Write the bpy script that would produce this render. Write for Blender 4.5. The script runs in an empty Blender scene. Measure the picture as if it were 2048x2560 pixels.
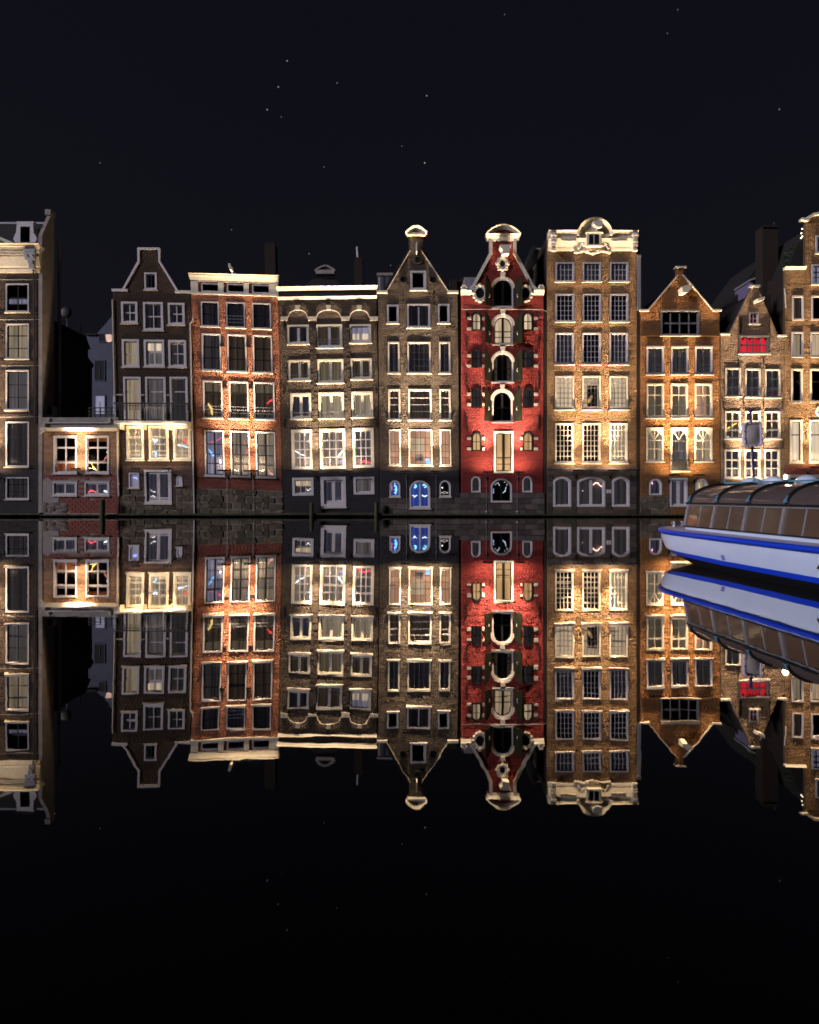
import bpy, math, random
import numpy as np
from mathutils import Vector
from mathutils.geometry import tessellate_polygon
random.seed(7); rng = np.random.default_rng(7)

# ------------------------------------------------------------------ camera
# photo pixels are 2048 x 2560; focal length 1700 px, horizon at row 1238, eye 1.588 m over the water
S, D, WL, F, CH = 34.0, 50.0, 1292.0, 1700.0, 1.588
def X(px): return (px - 1024) / S
def Z(py): return (WL - py) / S
def P(px, py, Y): return ((px - 1024) * Y / F, Y, CH - (py - 1238) * Y / F)

sc = bpy.context.scene
col = sc.collection
cam = bpy.data.cameras.new('camera'); cam_o = bpy.data.objects.new('camera', cam); col.objects.link(cam_o)
cam_o.location = (0, 0, CH); cam_o.rotation_euler = (math.pi / 2, 0, 0)
cam.sensor_fit = 'HORIZONTAL'; cam.sensor_width = 36; cam.lens = 36 * F / 2048
cam.shift_y = -42 / 2048; cam.clip_end = 2000
sc.camera = cam_o

# ------------------------------------------------------------------ night sky with stars
w = bpy.data.worlds.new('World'); sc.world = w; w.use_nodes = True
nt = w.node_tree; N = nt.nodes; L = nt.links
bg = N['Background']; bg.inputs['Strength'].default_value = 1.0
SKY = (0.0083, 0.0084, 0.0112, 1)
tc = N.new('ShaderNodeTexCoord')
nz = N.new('ShaderNodeTexNoise'); nz.inputs['Scale'].default_value = 1.3; nz.inputs['Detail'].default_value = 1
L.new(tc.outputs['Generated'], nz.inputs['Vector'])
mx = N.new('ShaderNodeMix'); mx.data_type = 'RGBA'
mx.inputs[6].default_value = (0.0078, 0.0076, 0.0098, 1); mx.inputs[7].default_value = (0.0041, 0.0046, 0.0082, 1)
sp = N.new('ShaderNodeSeparateXYZ'); L.new(tc.outputs['Generated'], sp.inputs[0])
m1 = N.new('ShaderNodeMath'); m1.operation = 'MULTIPLY_ADD'; m1.inputs[1].default_value = .35; L.new(nz.outputs['Fac'], m1.inputs[0])   # faint uneven haze
m2 = N.new('ShaderNodeMath'); m2.operation = 'MULTIPLY'; m2.inputs[1].default_value = 1.15; L.new(sp.outputs['Z'], m2.inputs[0]); L.new(m2.outputs[0], m1.inputs[2]); m1.use_clamp = True
L.new(m1.outputs[0], mx.inputs[0])
acc = None
STARS = [(718, 152, 1.), (696, 217, 1.), (668, 274, 1.), (703, 292, .35), (843, 207, .5), (1067, 239, 1.), (1062, 407, 1.6),
         (1005, 365, .3), (810, 417, .4), (800, 395, .2), (1125, 403, .25), (1262, 36, .3), (1695, 24, .35), (1669, 83, .3),
         (1949, 273, .6), (1226, 178, .2), (250, 407, .35), (827, 100, .2), (760, 176, .2), (579, 574, .4), (773, 634, .7),
         (977, 663, .4), (40, 212, .2), (743, 11, .25), (875, 456, .2), (1528, 490, .2), (1172, 297, .2), (786, 372, .25)]
for (sx, sy, b) in [t for t in STARS if t[2] > .28]:
    d = Vector((sx - 1024, F, 1238 - sy)).normalized()
    vm = N.new('ShaderNodeVectorMath'); vm.operation = 'DISTANCE'; vm.inputs[1].default_value = d
    L.new(tc.outputs['Generated'], vm.inputs[0])
    mr = N.new('ShaderNodeMapRange'); mr.inputs[1].default_value = 0.0003; mr.inputs[2].default_value = 0.00115
    mr.inputs[3].default_value = 0.28 * b; mr.inputs[4].default_value = 0
    L.new(vm.outputs['Value'], mr.inputs[0])
    if acc is None: acc = mr.outputs[0]
    else:
        ad = N.new('ShaderNodeMath'); L.new(acc, ad.inputs[0]); L.new(mr.outputs[0], ad.inputs[1]); acc = ad.outputs[0]
va = N.new('ShaderNodeVectorMath'); va.operation = 'ADD'
L.new(mx.outputs[2], va.inputs[0]); L.new(acc, va.inputs[1]); L.new(va.outputs[0], bg.inputs['Color'])

# ------------------------------------------------------------------ pale night light of the city across the water (the one sun lamp)
sun = bpy.data.lights.new('city_glow', 'SUN'); sun.energy = 2.2; sun.angle = math.radians(14); sun.color = (0.90, 0.87, 1.0)
so = bpy.data.objects.new('city_glow', sun); col.objects.link(so)
so.rotation_euler = Vector((0.78, 0.47, -0.30)).to_track_quat('-Z', 'Y').to_euler()

vs = sc.view_settings; vs.view_transform = 'Standard'; vs.look = 'None'; vs.exposure = 0; vs.gamma = 1
sc.cycles.use_denoising = True; sc.cycles.filter_width = 1.7
sc.cycles.max_bounces = 6; sc.cycles.transparent_max_bounces = 8; sc.cycles.diffuse_bounces = 2; sc.cycles.glossy_bounces = 4
sc.cycles.sample_clamp_indirect = 0.0
sc.cycles.caustics_reflective = False; sc.cycles.caustics_refractive = False

# ------------------------------------------------------------------ materials
def mat(name, base, rough=.7, metal=0, spec=.4, noise=None, bump=0, emit=None, attr=None, coord='Object'):
    m = bpy.data.materials.new(name); m.use_nodes = True
    t = m.node_tree; n = t.nodes; l = t.links; b = n['Principled BSDF']
    b.inputs['Roughness'].default_value = rough; b.inputs['Metallic'].default_value = metal
    b.inputs['Specular IOR Level'].default_value = spec
    b.inputs['Base Color'].default_value = (*base, 1)
    src = None
    if noise or bump:
        c = n.new('ShaderNodeNewGeometry')
        tx = n.new('ShaderNodeTexNoise'); tx.inputs['Detail'].default_value = 6; tx.inputs['Roughness'].default_value = .65
        tx.inputs['Scale'].default_value = (noise or {}).get('scale', 3)
        mp = n.new('ShaderNodeMapping'); mp.inputs['Scale'].default_value = (noise or {}).get('stretch', (1, 1, 1))
        l.new(c.outputs['Position'], mp.inputs[0]); l.new(mp.outputs[0], tx.inputs['Vector'])
        if noise and 'to' in noise:
            rp = n.new('ShaderNodeValToRGB'); e = rp.color_ramp.elements
            e[0].position = noise.get('lo', .35); e[1].position = noise.get('hi', .65)
            e[0].color = (*base, 1); e[1].color = (*noise['to'], 1)
            l.new(tx.outputs['Fac'], rp.inputs[0]); src = rp.outputs[0]
        if bump:
            bp_ = n.new('ShaderNodeBump'); bp_.inputs['Strength'].default_value = bump; bp_.inputs['Distance'].default_value = .03
            l.new(tx.outputs['Fac'], bp_.inputs['Height']); l.new(bp_.outputs[0], b.inputs['Normal'])
    if attr:
        at = n.new('ShaderNodeAttribute'); at.attribute_name = 'tint'
        mul = n.new('ShaderNodeMix'); mul.data_type = 'RGBA'; mul.blend_type = 'MULTIPLY'; mul.inputs[0].default_value = 1
        if src: l.new(src, mul.inputs[6])
        else: mul.inputs[6].default_value = (*base, 1)
        l.new(at.outputs['Color'], mul.inputs[7]); src = mul.outputs[2]
    if src: l.new(src, b.inputs['Base Color'])
    if emit:
        b.inputs['Emission Color'].default_value = (*emit[0], 1); b.inputs['Emission Strength'].default_value = emit[1]
    return m

def glass(name, tint=(1, 1, 1), refl=1.0):
    m = bpy.data.materials.new(name); m.use_nodes = True
    t = m.node_tree; n = t.nodes; l = t.links; n.remove(n['Principled BSDF']); out = n['Material Output']
    tr = n.new('ShaderNodeBsdfTransparent'); tr.inputs[0].default_value = (*tint, 1)
    gl = n.new('ShaderNodeBsdfGlossy'); gl.inputs['Roughness'].default_value = .03
    fr = n.new('ShaderNodeFresnel'); fr.inputs[0].default_value = 1.5
    mix = n.new('ShaderNodeMixShader'); l.new(fr.outputs[0], mix.inputs[0]); l.new(tr.outputs[0], mix.inputs[1]); l.new(gl.outputs[0], mix.inputs[2])
    l.new(mix.outputs[0], out.inputs[0])
    return m

def fabric(name, base, lit, folds=5.):
    """curtain or room surface; lit = colour of the room light painted into its emission"""
    m = bpy.data.materials.new(name); m.use_nodes = True
    t = m.node_tree; n = t.nodes; l = t.links; b = n['Principled BSDF']
    b.inputs['Roughness'].default_value = .9; b.inputs['Specular IOR Level'].default_value = .1
    b.inputs['Base Color'].default_value = (*base, 1)
    if max(lit) > 0:
        g = n.new('ShaderNodeNewGeometry'); mp = n.new('ShaderNodeMapping')
        mp.inputs['Scale'].default_value = (folds, 0, .02 * folds)
        tx = n.new('ShaderNodeTexNoise'); tx.inputs['Scale'].default_value = 1; tx.inputs['Detail'].default_value = 3
        l.new(g.outputs['Position'], mp.inputs[0]); l.new(mp.outputs[0], tx.inputs['Vector'])
        mr = n.new('ShaderNodeMapRange'); mr.inputs[1].default_value = .25; mr.inputs[2].default_value = .75
        mr.inputs[3].default_value = .15; mr.inputs[4].default_value = 1.8
        l.new(tx.outputs['Fac'], mr.inputs[0])
        b.inputs['Emission Color'].default_value = (*lit, 1); l.new(mr.outputs[0], b.inputs['Emission Strength'])  # room light and fold shading painted into the surface's own emission
    return m

M = {}
M['white'] = mat('white_paint', (.64, .59, .60), .5, noise=dict(scale=5, to=(.52, .48, .48), lo=.4, hi=.75))
M['cream'] = mat('cream_paint', (.72, .66, .54), .55, noise=dict(scale=4, to=(.58, .52, .42)))
M['stonew'] = mat('pale_stone', (.62, .56, .48), .7, noise=dict(scale=6, to=(.42, .37, .30)), bump=.3)
M['black'] = mat('black_paint', (.012, .012, .013), .35)
M['grey'] = mat('grey_paint', (.22, .20, .20), .5, noise=dict(scale=4, to=(.16, .15, .15)))
M['shutter'] = mat('dark_olive_paint', (.012, .012, .0075), .85, spec=.05, noise=dict(scale=6, stretch=(1, 1, .2), to=(.025, .026, .016)))
M['iron'] = mat('dark_iron', (.015, .014, .014), .55)
M['lead'] = mat('grey_metal', (.30, .30, .33), .45, metal=.3)
M['pipe'] = mat('pale_pipe', (.5, .48, .47), .5)
M['tile'] = mat('dark_roof_tile', (.011, .010, .010), .8, noise=dict(scale=9, stretch=(1, 1, 3), to=(.02, .017, .015)), bump=.4)
M['dark_brick'] = mat('dark_chimney_brick', (.03, .017, .012), .9, noise=dict(scale=6, stretch=(1, 1, 4), to=(.017, .011, .009)), bump=.4)
M['plaster'] = mat('worn_plaster', (.36, .31, .28), .85, noise=dict(scale=1.6, to=(.24, .2, .18), lo=.4, hi=.7), bump=.2)
M['peel'] = mat('peeling_plaster', (.36, .31, .29), .9, noise=dict(scale=2.5, to=(.25, .21, .19)), bump=.4)
M['rubble'] = mat('mossy_rubble', (.125, .098, .075), .9, noise=dict(scale=3.2, to=(.045, .045, .022), lo=.4, hi=.68), bump=1.0, attr=1)
M['scree'] = mat('crumbling_rubble', (.22, .185, .16), .9, noise=dict(scale=3.2, to=(.10, .09, .07), lo=.4, hi=.68), bump=1.0)
M['hstone'] = mat('grey_band_stone', (.13, .11, .10), .8, noise=dict(scale=2.2, to=(.08, .07, .065)), bump=.3)
M['block'] = mat('dark_stone_block', (.11, .092, .085), .85, noise=dict(scale=2.2, to=(.055, .047, .043)), bump=.5, attr=1)
M['hblock'] = mat('grey_stone_block', (.085, .068, .058), .8, noise=dict(scale=2.2, to=(.055, .044, .038)), bump=.4, attr=1)
M['redpaintbrick'] = mat('red_painted_brick', (.27, .05, .03), .75, noise=dict(scale=5, to=(.16, .035, .025)), bump=.5)
M['pinkmortar'] = mat('pale_mortar', (.30, .20, .16), .9, noise=dict(scale=4, to=(.18, .12, .10)), bump=.4)
M['wood'] = mat('wet_timber', (.05, .04, .025), .7, noise=dict(scale=3, stretch=(1, 1, 1), to=(.028, .034, .012)), bump=.6)
M['pile'] = mat('mossy_pile', (.06, .052, .035), .85, noise=dict(scale=4, stretch=(3, 3, .6), to=(.03, .045, .012)), bump=.8)
M['bluewall'] = mat('pale_rendered_wall', (.125, .13, .175), .85, noise=dict(scale=1.2, to=(.10, .105, .15)), bump=.15)
M['siding'] = mat('dark_siding', (.12, .098, .085), .8, noise=dict(scale=2, stretch=(6, 6, .4), to=(.07, .056, .05)), bump=.4)
M['interior'] = mat('unlit_room', (.03, .026, .028), .9)
M['glass'] = glass('window_glass')
M['lens'] = mat('lamp_glass', (.3, .25, .2), .3, emit=((1, .75, .45), 4))
for k, base, lit in [('dk', (.30, .26, .27), (.010, .009, .012)), ('dm', (.26, .24, .25), (.024, .021, .023)), ('bk', (.035, .032, .036), (0, 0, 0)),
                     ('ol', (.24, .20, .18), (.034, .0245, .018)), ('ol2', (.34, .3, .22), (.10, .076, .050)), ('wm', (.42, .37, .32), (.24, .19, .13)),
                     ('w2', (.36, .32, .29), (.185, .150, .120)), ('br', (.5, .46, .4), (.62, .50, .36)), ('cr', (.5, .46, .4), (.55, .41, .27)), ('sal', (.45, .3, .24), (.46, .25, .16)),
                     ('or', (.5, .34, .2), (.66, .40, .18)), ('red', (.4, .02, .03), (.60, .018, .032)), ('dr', (.2, .01, .02), (.09, .004, .008)),
                     ('li', (.3, .29, .36), (.17, .165, .24)), ('gr', (.28, .26, .26), (.075, .066, .068)), ('bl', (.08, .1, .22), (.02, .04, .22)),
                     ('pu', (.18, .16, .2), (.028, .026, .038)), ('brn', (.2, .1, .05), (.16, .05, .02))]:
    M['c_' + k] = fabric('curtain_' + k, base, lit, 1.5 if k == 'red' else 5.)
    M['r_' + k] = fabric('room_' + k, base, lit, folds=1.1)
def neon_mat(c, s):  # plain glow for the added neon reflection strokes and the small bulbs
    k = ('n', c, s)
    if k not in M: M[k] = mat('neon', c, emit=(c, s))
    return M[k]
BR = {}
def brickmat(k, c, c2=None, rough=.85):
    c2 = c2 or tuple(v * .78 for v in c)
    BR[k] = mat('brick_' + k, c, rough, noise=dict(scale=.7, to=c2, lo=.38, hi=.66), attr=1)
    BR[k + '_m'] = mat('mortar_' + k, tuple(v * .55 for v in c), .95)
brickmat('A', (0.0490, 0.0331, 0.0252)); brickmat('Ad', (.05, .042, .045)); brickmat('B', (.34, .20, .12)); brickmat('C', (0.0480, 0.0285, 0.0180)); brickmat('Cd', (.12, .075, .06))
brickmat('D', (.275, .108, .060), (.215, .082, .046)); brickmat('Dd', (.22, .06, .04)); brickmat('E', (0.070, 0.051, 0.037)); brickmat('Ed', (.028, .026, .032))
brickmat('F', (0.076, 0.057, 0.041)); brickmat('G', (0.2378, 0.0279, 0.0246), (0.1968, 0.0213, 0.0197)); brickmat('H', (0.226, 0.136, 0.066), (0.180, 0.103, 0.050))
brickmat('I', (0.247, 0.117, 0.041), (0.192, 0.083, 0.028)); brickmat('J', (0.200, 0.137, 0.087), (0.144, 0.094, 0.062)); brickmat('K', (0.188, 0.117, 0.059), (0.143, 0.085, 0.042))

# ------------------------------------------------------------------ mesh helpers
WP = {}
class MB:
    def __init__(s): s.v = []; s.f = []
    def add(s, vs, fs):
        o = len(s.v); s.v += [tuple(p) for p in vs]; s.f += [tuple(i + o for i in f) for f in fs]; return s
    def box(s, x0, x1, y0, y1, z0, z1):
        return s.add([(x0, y0, z0), (x1, y0, z0), (x1, y1, z0), (x0, y1, z0), (x0, y0, z1), (x1, y0, z1), (x1, y1, z1), (x0, y1, z1)],
                     [(0, 1, 5, 4), (1, 2, 6, 5), (2, 3, 7, 6), (3, 0, 4, 7), (4, 5, 6, 7), (0, 3, 2, 1)])
    def bp(s, px0, py0, px1, py1, y0, y1): return s.box(X(px0), X(px1), y0, y1, Z(py1), Z(py0))
    def prism(s, poly, y0, y1):
        n = len(poly)
        return s.add([(x, y0, z) for x, z in poly] + [(x, y1, z) for x, z in poly],
                     [tuple(range(n)), tuple(range(2 * n - 1, n - 1, -1))] + [(i, i + n, (i + 1) % n + n, (i + 1) % n) for i in range(n)])
    def cove(s, a, b, ya, yb_, y1):
        """strip between an outer line a (at depth ya) and an inner line b (at depth yb_), closed at the back"""
        n = len(a); vs = [(x, ya, z) for x, z in a] + [(x, yb_, z) for x, z in b] + [(x, y1, z) for x, z in a] + [(x, y1, z) for x, z in b]; fs = []
        for i in range(n - 1): fs += [(i, i + 1, i + 1 + n, i + n), (i, i + 2 * n, i + 1 + 2 * n, i + 1), (i + n, i + n + 1, i + 3 * n + 1, i + 3 * n)]
        return s.add(vs, fs + [(0, n, 3 * n, 2 * n), (n - 1, 2 * n - 1, 4 * n - 1, 3 * n - 1)])
    def wedge(s, px0, py0, px1, py1, pr_top, pr_bot, yb):
        x0, x1, zb, zt = X(px0), X(px1), Z(py1), Z(py0)
        return s.add([(x0, -pr_bot, zb), (x1, -pr_bot, zb), (x1, yb, zb), (x0, yb, zb), (x0, -pr_top, zt), (x1, -pr_top, zt), (x1, yb, zt), (x0, yb, zt)],
                     [(0, 1, 5, 4), (1, 2, 6, 5), (2, 3, 7, 6), (3, 0, 4, 7), (4, 5, 6, 7), (0, 3, 2, 1)])
    def ring(s, a, b, y0, y1):
        n = len(a)
        vs = [(x, y0, z) for x, z in a] + [(x, y0, z) for x, z in b] + [(x, y1, z) for x, z in a] + [(x, y1, z) for x, z in b]
        fs = []
        for i in range(n):
            j = (i + 1) % n
            fs += [(i, j, j + n, i + n), (i, i + 2 * n, j + 2 * n, j), (i + n, j + n, j + 3 * n, i + 3 * n), (i + 2 * n, i + 3 * n, j + 3 * n, j + 2 * n)]
        return s.add(vs, fs)
    def tube(s, pts, r, n=6, flat=1):
        pts = [Vector(p) for p in pts]; vs = []
        for i, p in enumerate(pts):
            d = (pts[min(i + 1, len(pts) - 1)] - pts[max(i - 1, 0)]).normalized()
            a = d.cross(Vector((0, 1, 0)))
            if a.length < .05: a = d.cross(Vector((1, 0, 0)))
            a.normalize(); b = d.cross(a)
            rr = r[i] if isinstance(r, (list, tuple)) else r
            for k in range(n):
                t = 2 * math.pi * k / n; vs.append(p + (a * math.cos(t) + b * math.sin(t) * flat) * rr)
        fs = [(i * n + k, i * n + (k + 1) % n, (i + 1) * n + (k + 1) % n, (i + 1) * n + k) for i in range(len(pts) - 1) for k in range(n)]
        fs += [tuple(range(n)), tuple(range((len(pts) - 1) * n, len(pts) * n))]
        return s.add(vs, fs)
    def ball(s, c, r, sc_=(1, 1, 1), n=8, m=5):
        vs = [(c[0] + r * sc_[0] * math.sin(math.pi * j / m) * math.cos(2 * math.pi * i / n), c[1] + r * sc_[1] * math.sin(math.pi * j / m) * math.sin(2 * math.pi * i / n),
               c[2] + r * sc_[2] * math.cos(math.pi * j / m)) for j in range(m + 1) for i in range(n)]
        return s.add(vs, [(j * n + i, j * n + (i + 1) % n, (j + 1) * n + (i + 1) % n, (j + 1) * n + i) for j in range(m) for i in range(n)])
    def build(s, name, m, parent=None, h=None, smooth=False, y0=None):
        """vertices are absolute x, z and depth y behind the house front (or absolute y when there is no house)"""
        vs = np.array(s.v, float)
        if h is not None: vs = h.T(vs)
        c = (vs.min(0) + vs.max(0)) / 2
        me = bpy.data.meshes.new(name); me.from_pydata((vs - c).tolist(), [], s.f); me.update()
        if m is not None: me.materials.append(m)
        if smooth: me.polygons.foreach_set('use_smooth', [True] * len(me.polygons))
        o = bpy.data.objects.new(name, me); col.objects.link(o)
        place(o, c, parent); return o
def place(o, c, parent=None):
    c = Vector(c); WP[o.name] = c
    if parent is not None:
        o.parent = parent; o.location = c - WP[parent.name]
    else: o.location = c
def empty(name, loc, label, cat, group=None):
    o = bpy.data.objects.new(name, None); o.empty_display_size = .3; col.objects.link(o); place(o, loc); tag(o, label, cat, group); return o
def tag(o, label, cat=None, group=None, kind=None):
    if label: o['label'] = label
    if cat: o['category'] = cat
    if group: o['group'] = group
    if kind: o['kind'] = kind
    return o

# ------------------------------------------------------------------ setting: water and the ground behind the house row
def water_mat():
    m = bpy.data.materials.new('canal_water'); m.use_nodes = True
    t = m.node_tree; n = t.nodes; l = t.links; n.remove(n['Principled BSDF'])
    df = n.new('ShaderNodeBsdfDiffuse'); df.inputs[0].default_value = (.0012, .0014, .001, 1)
    gl = n.new('ShaderNodeBsdfGlossy'); gl.inputs['Roughness'].default_value = .012; gl.inputs['Color'].default_value = (1, .98, .95, 1)
    lw = n.new('ShaderNodeLayerWeight'); rp = n.new('ShaderNodeValToRGB'); e = rp.color_ramp.elements      # glancing views mirror, steep views go dark
    e[0].position = 0; e[0].color = (.03,) * 3 + (1,); e[1].position = 1; e[1].color = (.96,) * 3 + (1,)
    for p_, v_ in ((.40, .05), (.58, .20), (.72, .52), (.85, .80)):
        q_ = e.new(p_); q_.color = (v_, v_, v_, 1)
    l.new(lw.outputs['Facing'], rp.inputs[0])
    mix = n.new('ShaderNodeMixShader'); l.new(rp.outputs[0], mix.inputs[0]); l.new(df.outputs[0], mix.inputs[1]); l.new(gl.outputs[0], mix.inputs[2]); l.new(mix.outputs[0], n['Material Output'].inputs[0])
    g = n.new('ShaderNodeNewGeometry'); mp = n.new('ShaderNodeMapping'); mp.inputs['Scale'].default_value = (.55, .8, 1)
    l.new(g.outputs['Position'], mp.inputs[0])
    a = n.new('ShaderNodeTexNoise'); a.inputs['Scale'].default_value = 1.0; a.inputs['Detail'].default_value = 4; l.new(mp.outputs[0], a.inputs['Vector'])
    bu = n.new('ShaderNodeBump'); bu.inputs['Strength'].default_value = 1.0; bu.inputs['Distance'].default_value = .0015
    l.new(a.outputs['Fac'], bu.inputs['Height']); l.new(bu.outputs[0], gl.inputs['Normal'])
    return m
wm = MB().add([(-300, -60, 0), (300, -60, 0), (300, D + 1.5, 0), (-300, D + 1.5, 0)], [(0, 1, 2, 3)]).build('canal_water', water_mat())
tag(wm, 'still black canal water mirroring the house fronts', None, None, 'structure')
gm = MB().add([(-300, D + 1.2, .1), (300, D + 1.2, .1), (300, 900, .1), (-300, 900, .1)], [(0, 1, 2, 3)]).build('ground', M['tile'])
tag(gm, 'dark ground behind the row of houses', None, None, 'structure')

# ------------------------------------------------------------------ house builder
def arch_poly(x0, z0, x1, z1, rise, n=12):
    if rise <= 0: return [(x0, z0), (x1, z0), (x1, z1), (x0, z1)]
    c = (x0 + x1) / 2; hw = (x1 - x0) / 2
    if rise >= hw * .97:
        top = [(c + hw * math.cos(math.pi * i / n), z1 - rise + rise * math.sin(math.pi * i / n)) for i in range(n + 1)]
    else:
        R = (hw * hw + rise * rise) / (2 * rise); a = math.asin(hw / R)
        top = [(c + R * math.sin(a - 2 * a * i / n), z1 - R + R * math.cos(a - 2 * a * i / n)) for i in range(n + 1)]
    return [(x0, z0), (x1, z0)] + top
def topz(x, x0, x1, z1, rise):
    if rise <= 0: return z1
    c = (x0 + x1) / 2; hw = (x1 - x0) / 2; t = min(1, abs(x - c) / hw)
    if rise >= hw * .97: return z1 - rise + rise * math.sqrt(max(0, 1 - t * t))
    R = (hw * hw + rise * rise) / (2 * rise); return z1 - R + math.sqrt(max(0, R * R - (x - c) ** 2))
def scan(poly, z):
    xs = []
    n = len(poly)
    for i in range(n):
        (xa, za), (xb, zb) = poly[i], poly[(i + 1) % n]
        if (za <= z) != (zb <= z): xs.append(xa + (z - za) * (xb - xa) / (zb - za))
    xs.sort(); return [(xs[i], xs[i + 1]) for i in range(0, len(xs) - 1, 2)]
def sub(iv, cut):
    for (a, b) in cut:
        out = []
        for (p, q) in iv:
            if b <= p or a >= q: out.append((p, q))
            else:
                if a - p > .02: out.append((p, a))
                if q - b > .02: out.append((b, q))
        iv = out
    return iv

TILT = rng.random(4096)
class House:
    def __init__(s, label, x0, x1, brick, kx=0, ky=0, xc=None, yc=1000, y=0.0, cat='house', name='canal_house'):
        s.x0, s.x1, s.brick, s.kx, s.ky, s.yc, s.y = x0, x1, brick, kx, ky, yc, y
        s.xc = xc if xc is not None else (x0 + x1) / 2
        s.root = empty(name, (X((x0 + x1) / 2), D + y, 0), label, cat)
        s.holes = []; s.zones = []
    def T(s, v):
        v = np.array(v, float)
        x = v[:, 0] + s.kx * (Z(s.yc) - v[:, 2]); z = v[:, 2] - s.ky * (v[:, 0] - X(s.xc))
        return np.stack([x, v[:, 1] + D + s.y, z], 1)
    def inv(s, x0, y0, x1, y1):
        cx, cy = (x0 + x1) / 2, (y0 + y1) / 2
        nx, ny = cx - s.kx * (cy - s.yc), cy - s.ky * (cx - s.xc)
        return nx - (x1 - x0) / 2, ny - (y1 - y0) / 2, nx + (x1 - x0) / 2, ny + (y1 - y0) / 2
    def pt(s, px, py):
        a = s.inv(px, py, px, py); return a[0], a[1]
    def part(s, name, m, mb, parent=None, smooth=False): return mb.build(name, m, parent or s.root, s, smooth)
    # ---- one window
    def win(s, x0, y0, x1, y1, c=2, r=(0, .5, 1), k='dk', sash='white', frame='white', fw=3.2, sw=1.8, rise=0, sill=1, rails=(), cols=None, bar=.9,
            mull=None, room=None, name='window', gap=None, dep=.13, box=0, halfblind=None, label=None, fan=False, sillm=None, lintel=0):
        x0, y0, x1, y1 = s.inv(x0, y0, x1, y1)
        px = 1 / S
        a = (X(x0), Z(y1), X(x1), Z(y0)); rz = rise * px
        outer = arch_poly(*a, rz)
        s.holes.append(outer)
        f = fw * px; i1 = (a[0] + f, a[1] + f, a[2] - f, a[3] - f); r1 = max(0, rz - f * .3) if rise else 0
        p1 = arch_poly(*i1, r1)
        ob = MB().ring(outer, p1, -.05, dep + .05)
        if lintel: ob.box(a[0] - .02, a[2] + .02, -.13, -.052, a[3] - .10, a[3] + .03)
        wo = s.part(name, M[frame], ob)
        if label: wo['label'] = label
        g = sw * px; i2 = (i1[0] + g, i1[1] + g, i1[2] - g, i1[3] - g); r2 = max(0, r1 - g * .3) if rise else 0
        y_g = dep - .02
        sa = MB().ring(p1, arch_poly(*i2, r2), dep - .07, dep + .03)
        xs = cols or [t / c for t in range(c + 1)]
        bw = bar * px
        W_, H_ = i2[2] - i2[0], i2[3] - i2[1]
        zs = [i2[3] - t * H_ for t in r]; xx = [i2[0] + t * W_ for t in xs]
        if fan:      # fan light in a square-headed frame
            pass
        for n_, x in enumerate(xx[1:-1]):
            hwid = (mull * px if mull else bw) if (mull and len(xx) == 3) or not mull else bw
            sa.box(x - hwid, x + hwid, dep - .06, dep + .015, i2[1] - .002, topz(x, i2[0], i2[2], i2[3], r2) + .002)
        for n_, z in enumerate(zs[1:-1]):
            hz = bw if len(r) > 4 or n_ else bw * 1.35
            sa.box(i2[0] - .002, i2[2] + .002, dep - .055, dep + .01, z - hz, z + hz)
        s.part('sash', M[sash], sa, wo)
        for i in range(len(xx) - 1):
            for j in range(len(zs) - 1):
                za, zb, xa, xb = zs[j + 1], zs[j], xx[i], xx[i + 1]
                pts = [(xa, za), (xb, za)]
                if j == 0 and r2 > 0:
                    pts += [(xb + (xa - xb) * q / 4, max(za + .01, topz(xb + (xa - xb) * q / 4, i2[0], i2[2], i2[3], r2))) for q in range(5)]
                else: pts += [(xb, zb), (xa, zb)]
                cm = ((xa + xb) / 2, (za + zb) / 2)
                tl = random.uniform(-.004, .004)
                s.part('pane', M['glass'], MB().add([(p, y_g + tl * (p - cm[0]) * 4, q) for p, q in pts], [tuple(range(len(pts)))]), wo)
        if sill:
            s.part('sill', M[sillm or 'stonew'], MB().box(a[0] - .06, a[2] + .06, -.16, .05, a[1] - .085, a[1] - .004), wo)
        for t in rails:
            z = i1[3] - t * (i1[3] - i1[1])
            s.part('window_rail', M['lead'] if frame != 'black' else M['iron'], MB().box(i1[0] - .01, i1[2] + .01, -.075, -.055, z - .018, z + .018), wo)
        if box: s.part('window_box', M['grey'], MB().box(a[0] - .02, a[2] + .02, -.14, -.052, a[1], a[1] + box * px), wo)
        # behind the glass
        m = .14
        if room:
            s.part('room', M['r_' + room], MB().box(a[0] - .25, a[2] + .25, .95, 1.0, a[1] - .2, a[3] + .2), wo)
        if k:
            spans = [(0, 1)] if not gap else [(0, gap[0]), (gap[1], 1)]
            for (t0, t1) in spans:
                xa = a[0] - m + (a[2] - a[0] + 2 * m) * t0; xb = a[0] - m + (a[2] - a[0] + 2 * m) * t1
                n = max(4, int((xb - xa) / .05)); ph = random.uniform(0, 6)
                vs = []
                for i in range(n + 1):
                    x = xa + (xb - xa) * i / n; yy = .32 + .035 * math.sin(x * 27 + ph) + .03 * math.sin(x * 11 + ph * 2)
                    vs += [(x, yy, a[1] - m), (x, yy * 1.02, a[3] + m)]
                s.part('curtain', M['c_' + k], MB().add(vs, [(2 * i, 2 * i + 2, 2 * i + 3, 2 * i + 1) for i in range(n)]), wo, True)
        if halfblind:
            kk, t0, t1 = halfblind
            s.part('blind', M['c_' + kk], MB().box(i2[0] - .03, i2[2] + .03, .235, .25, i2[3] - t1 * H_, i2[3] - t0 * H_), wo)
        s.last = wo; return wo
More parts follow.
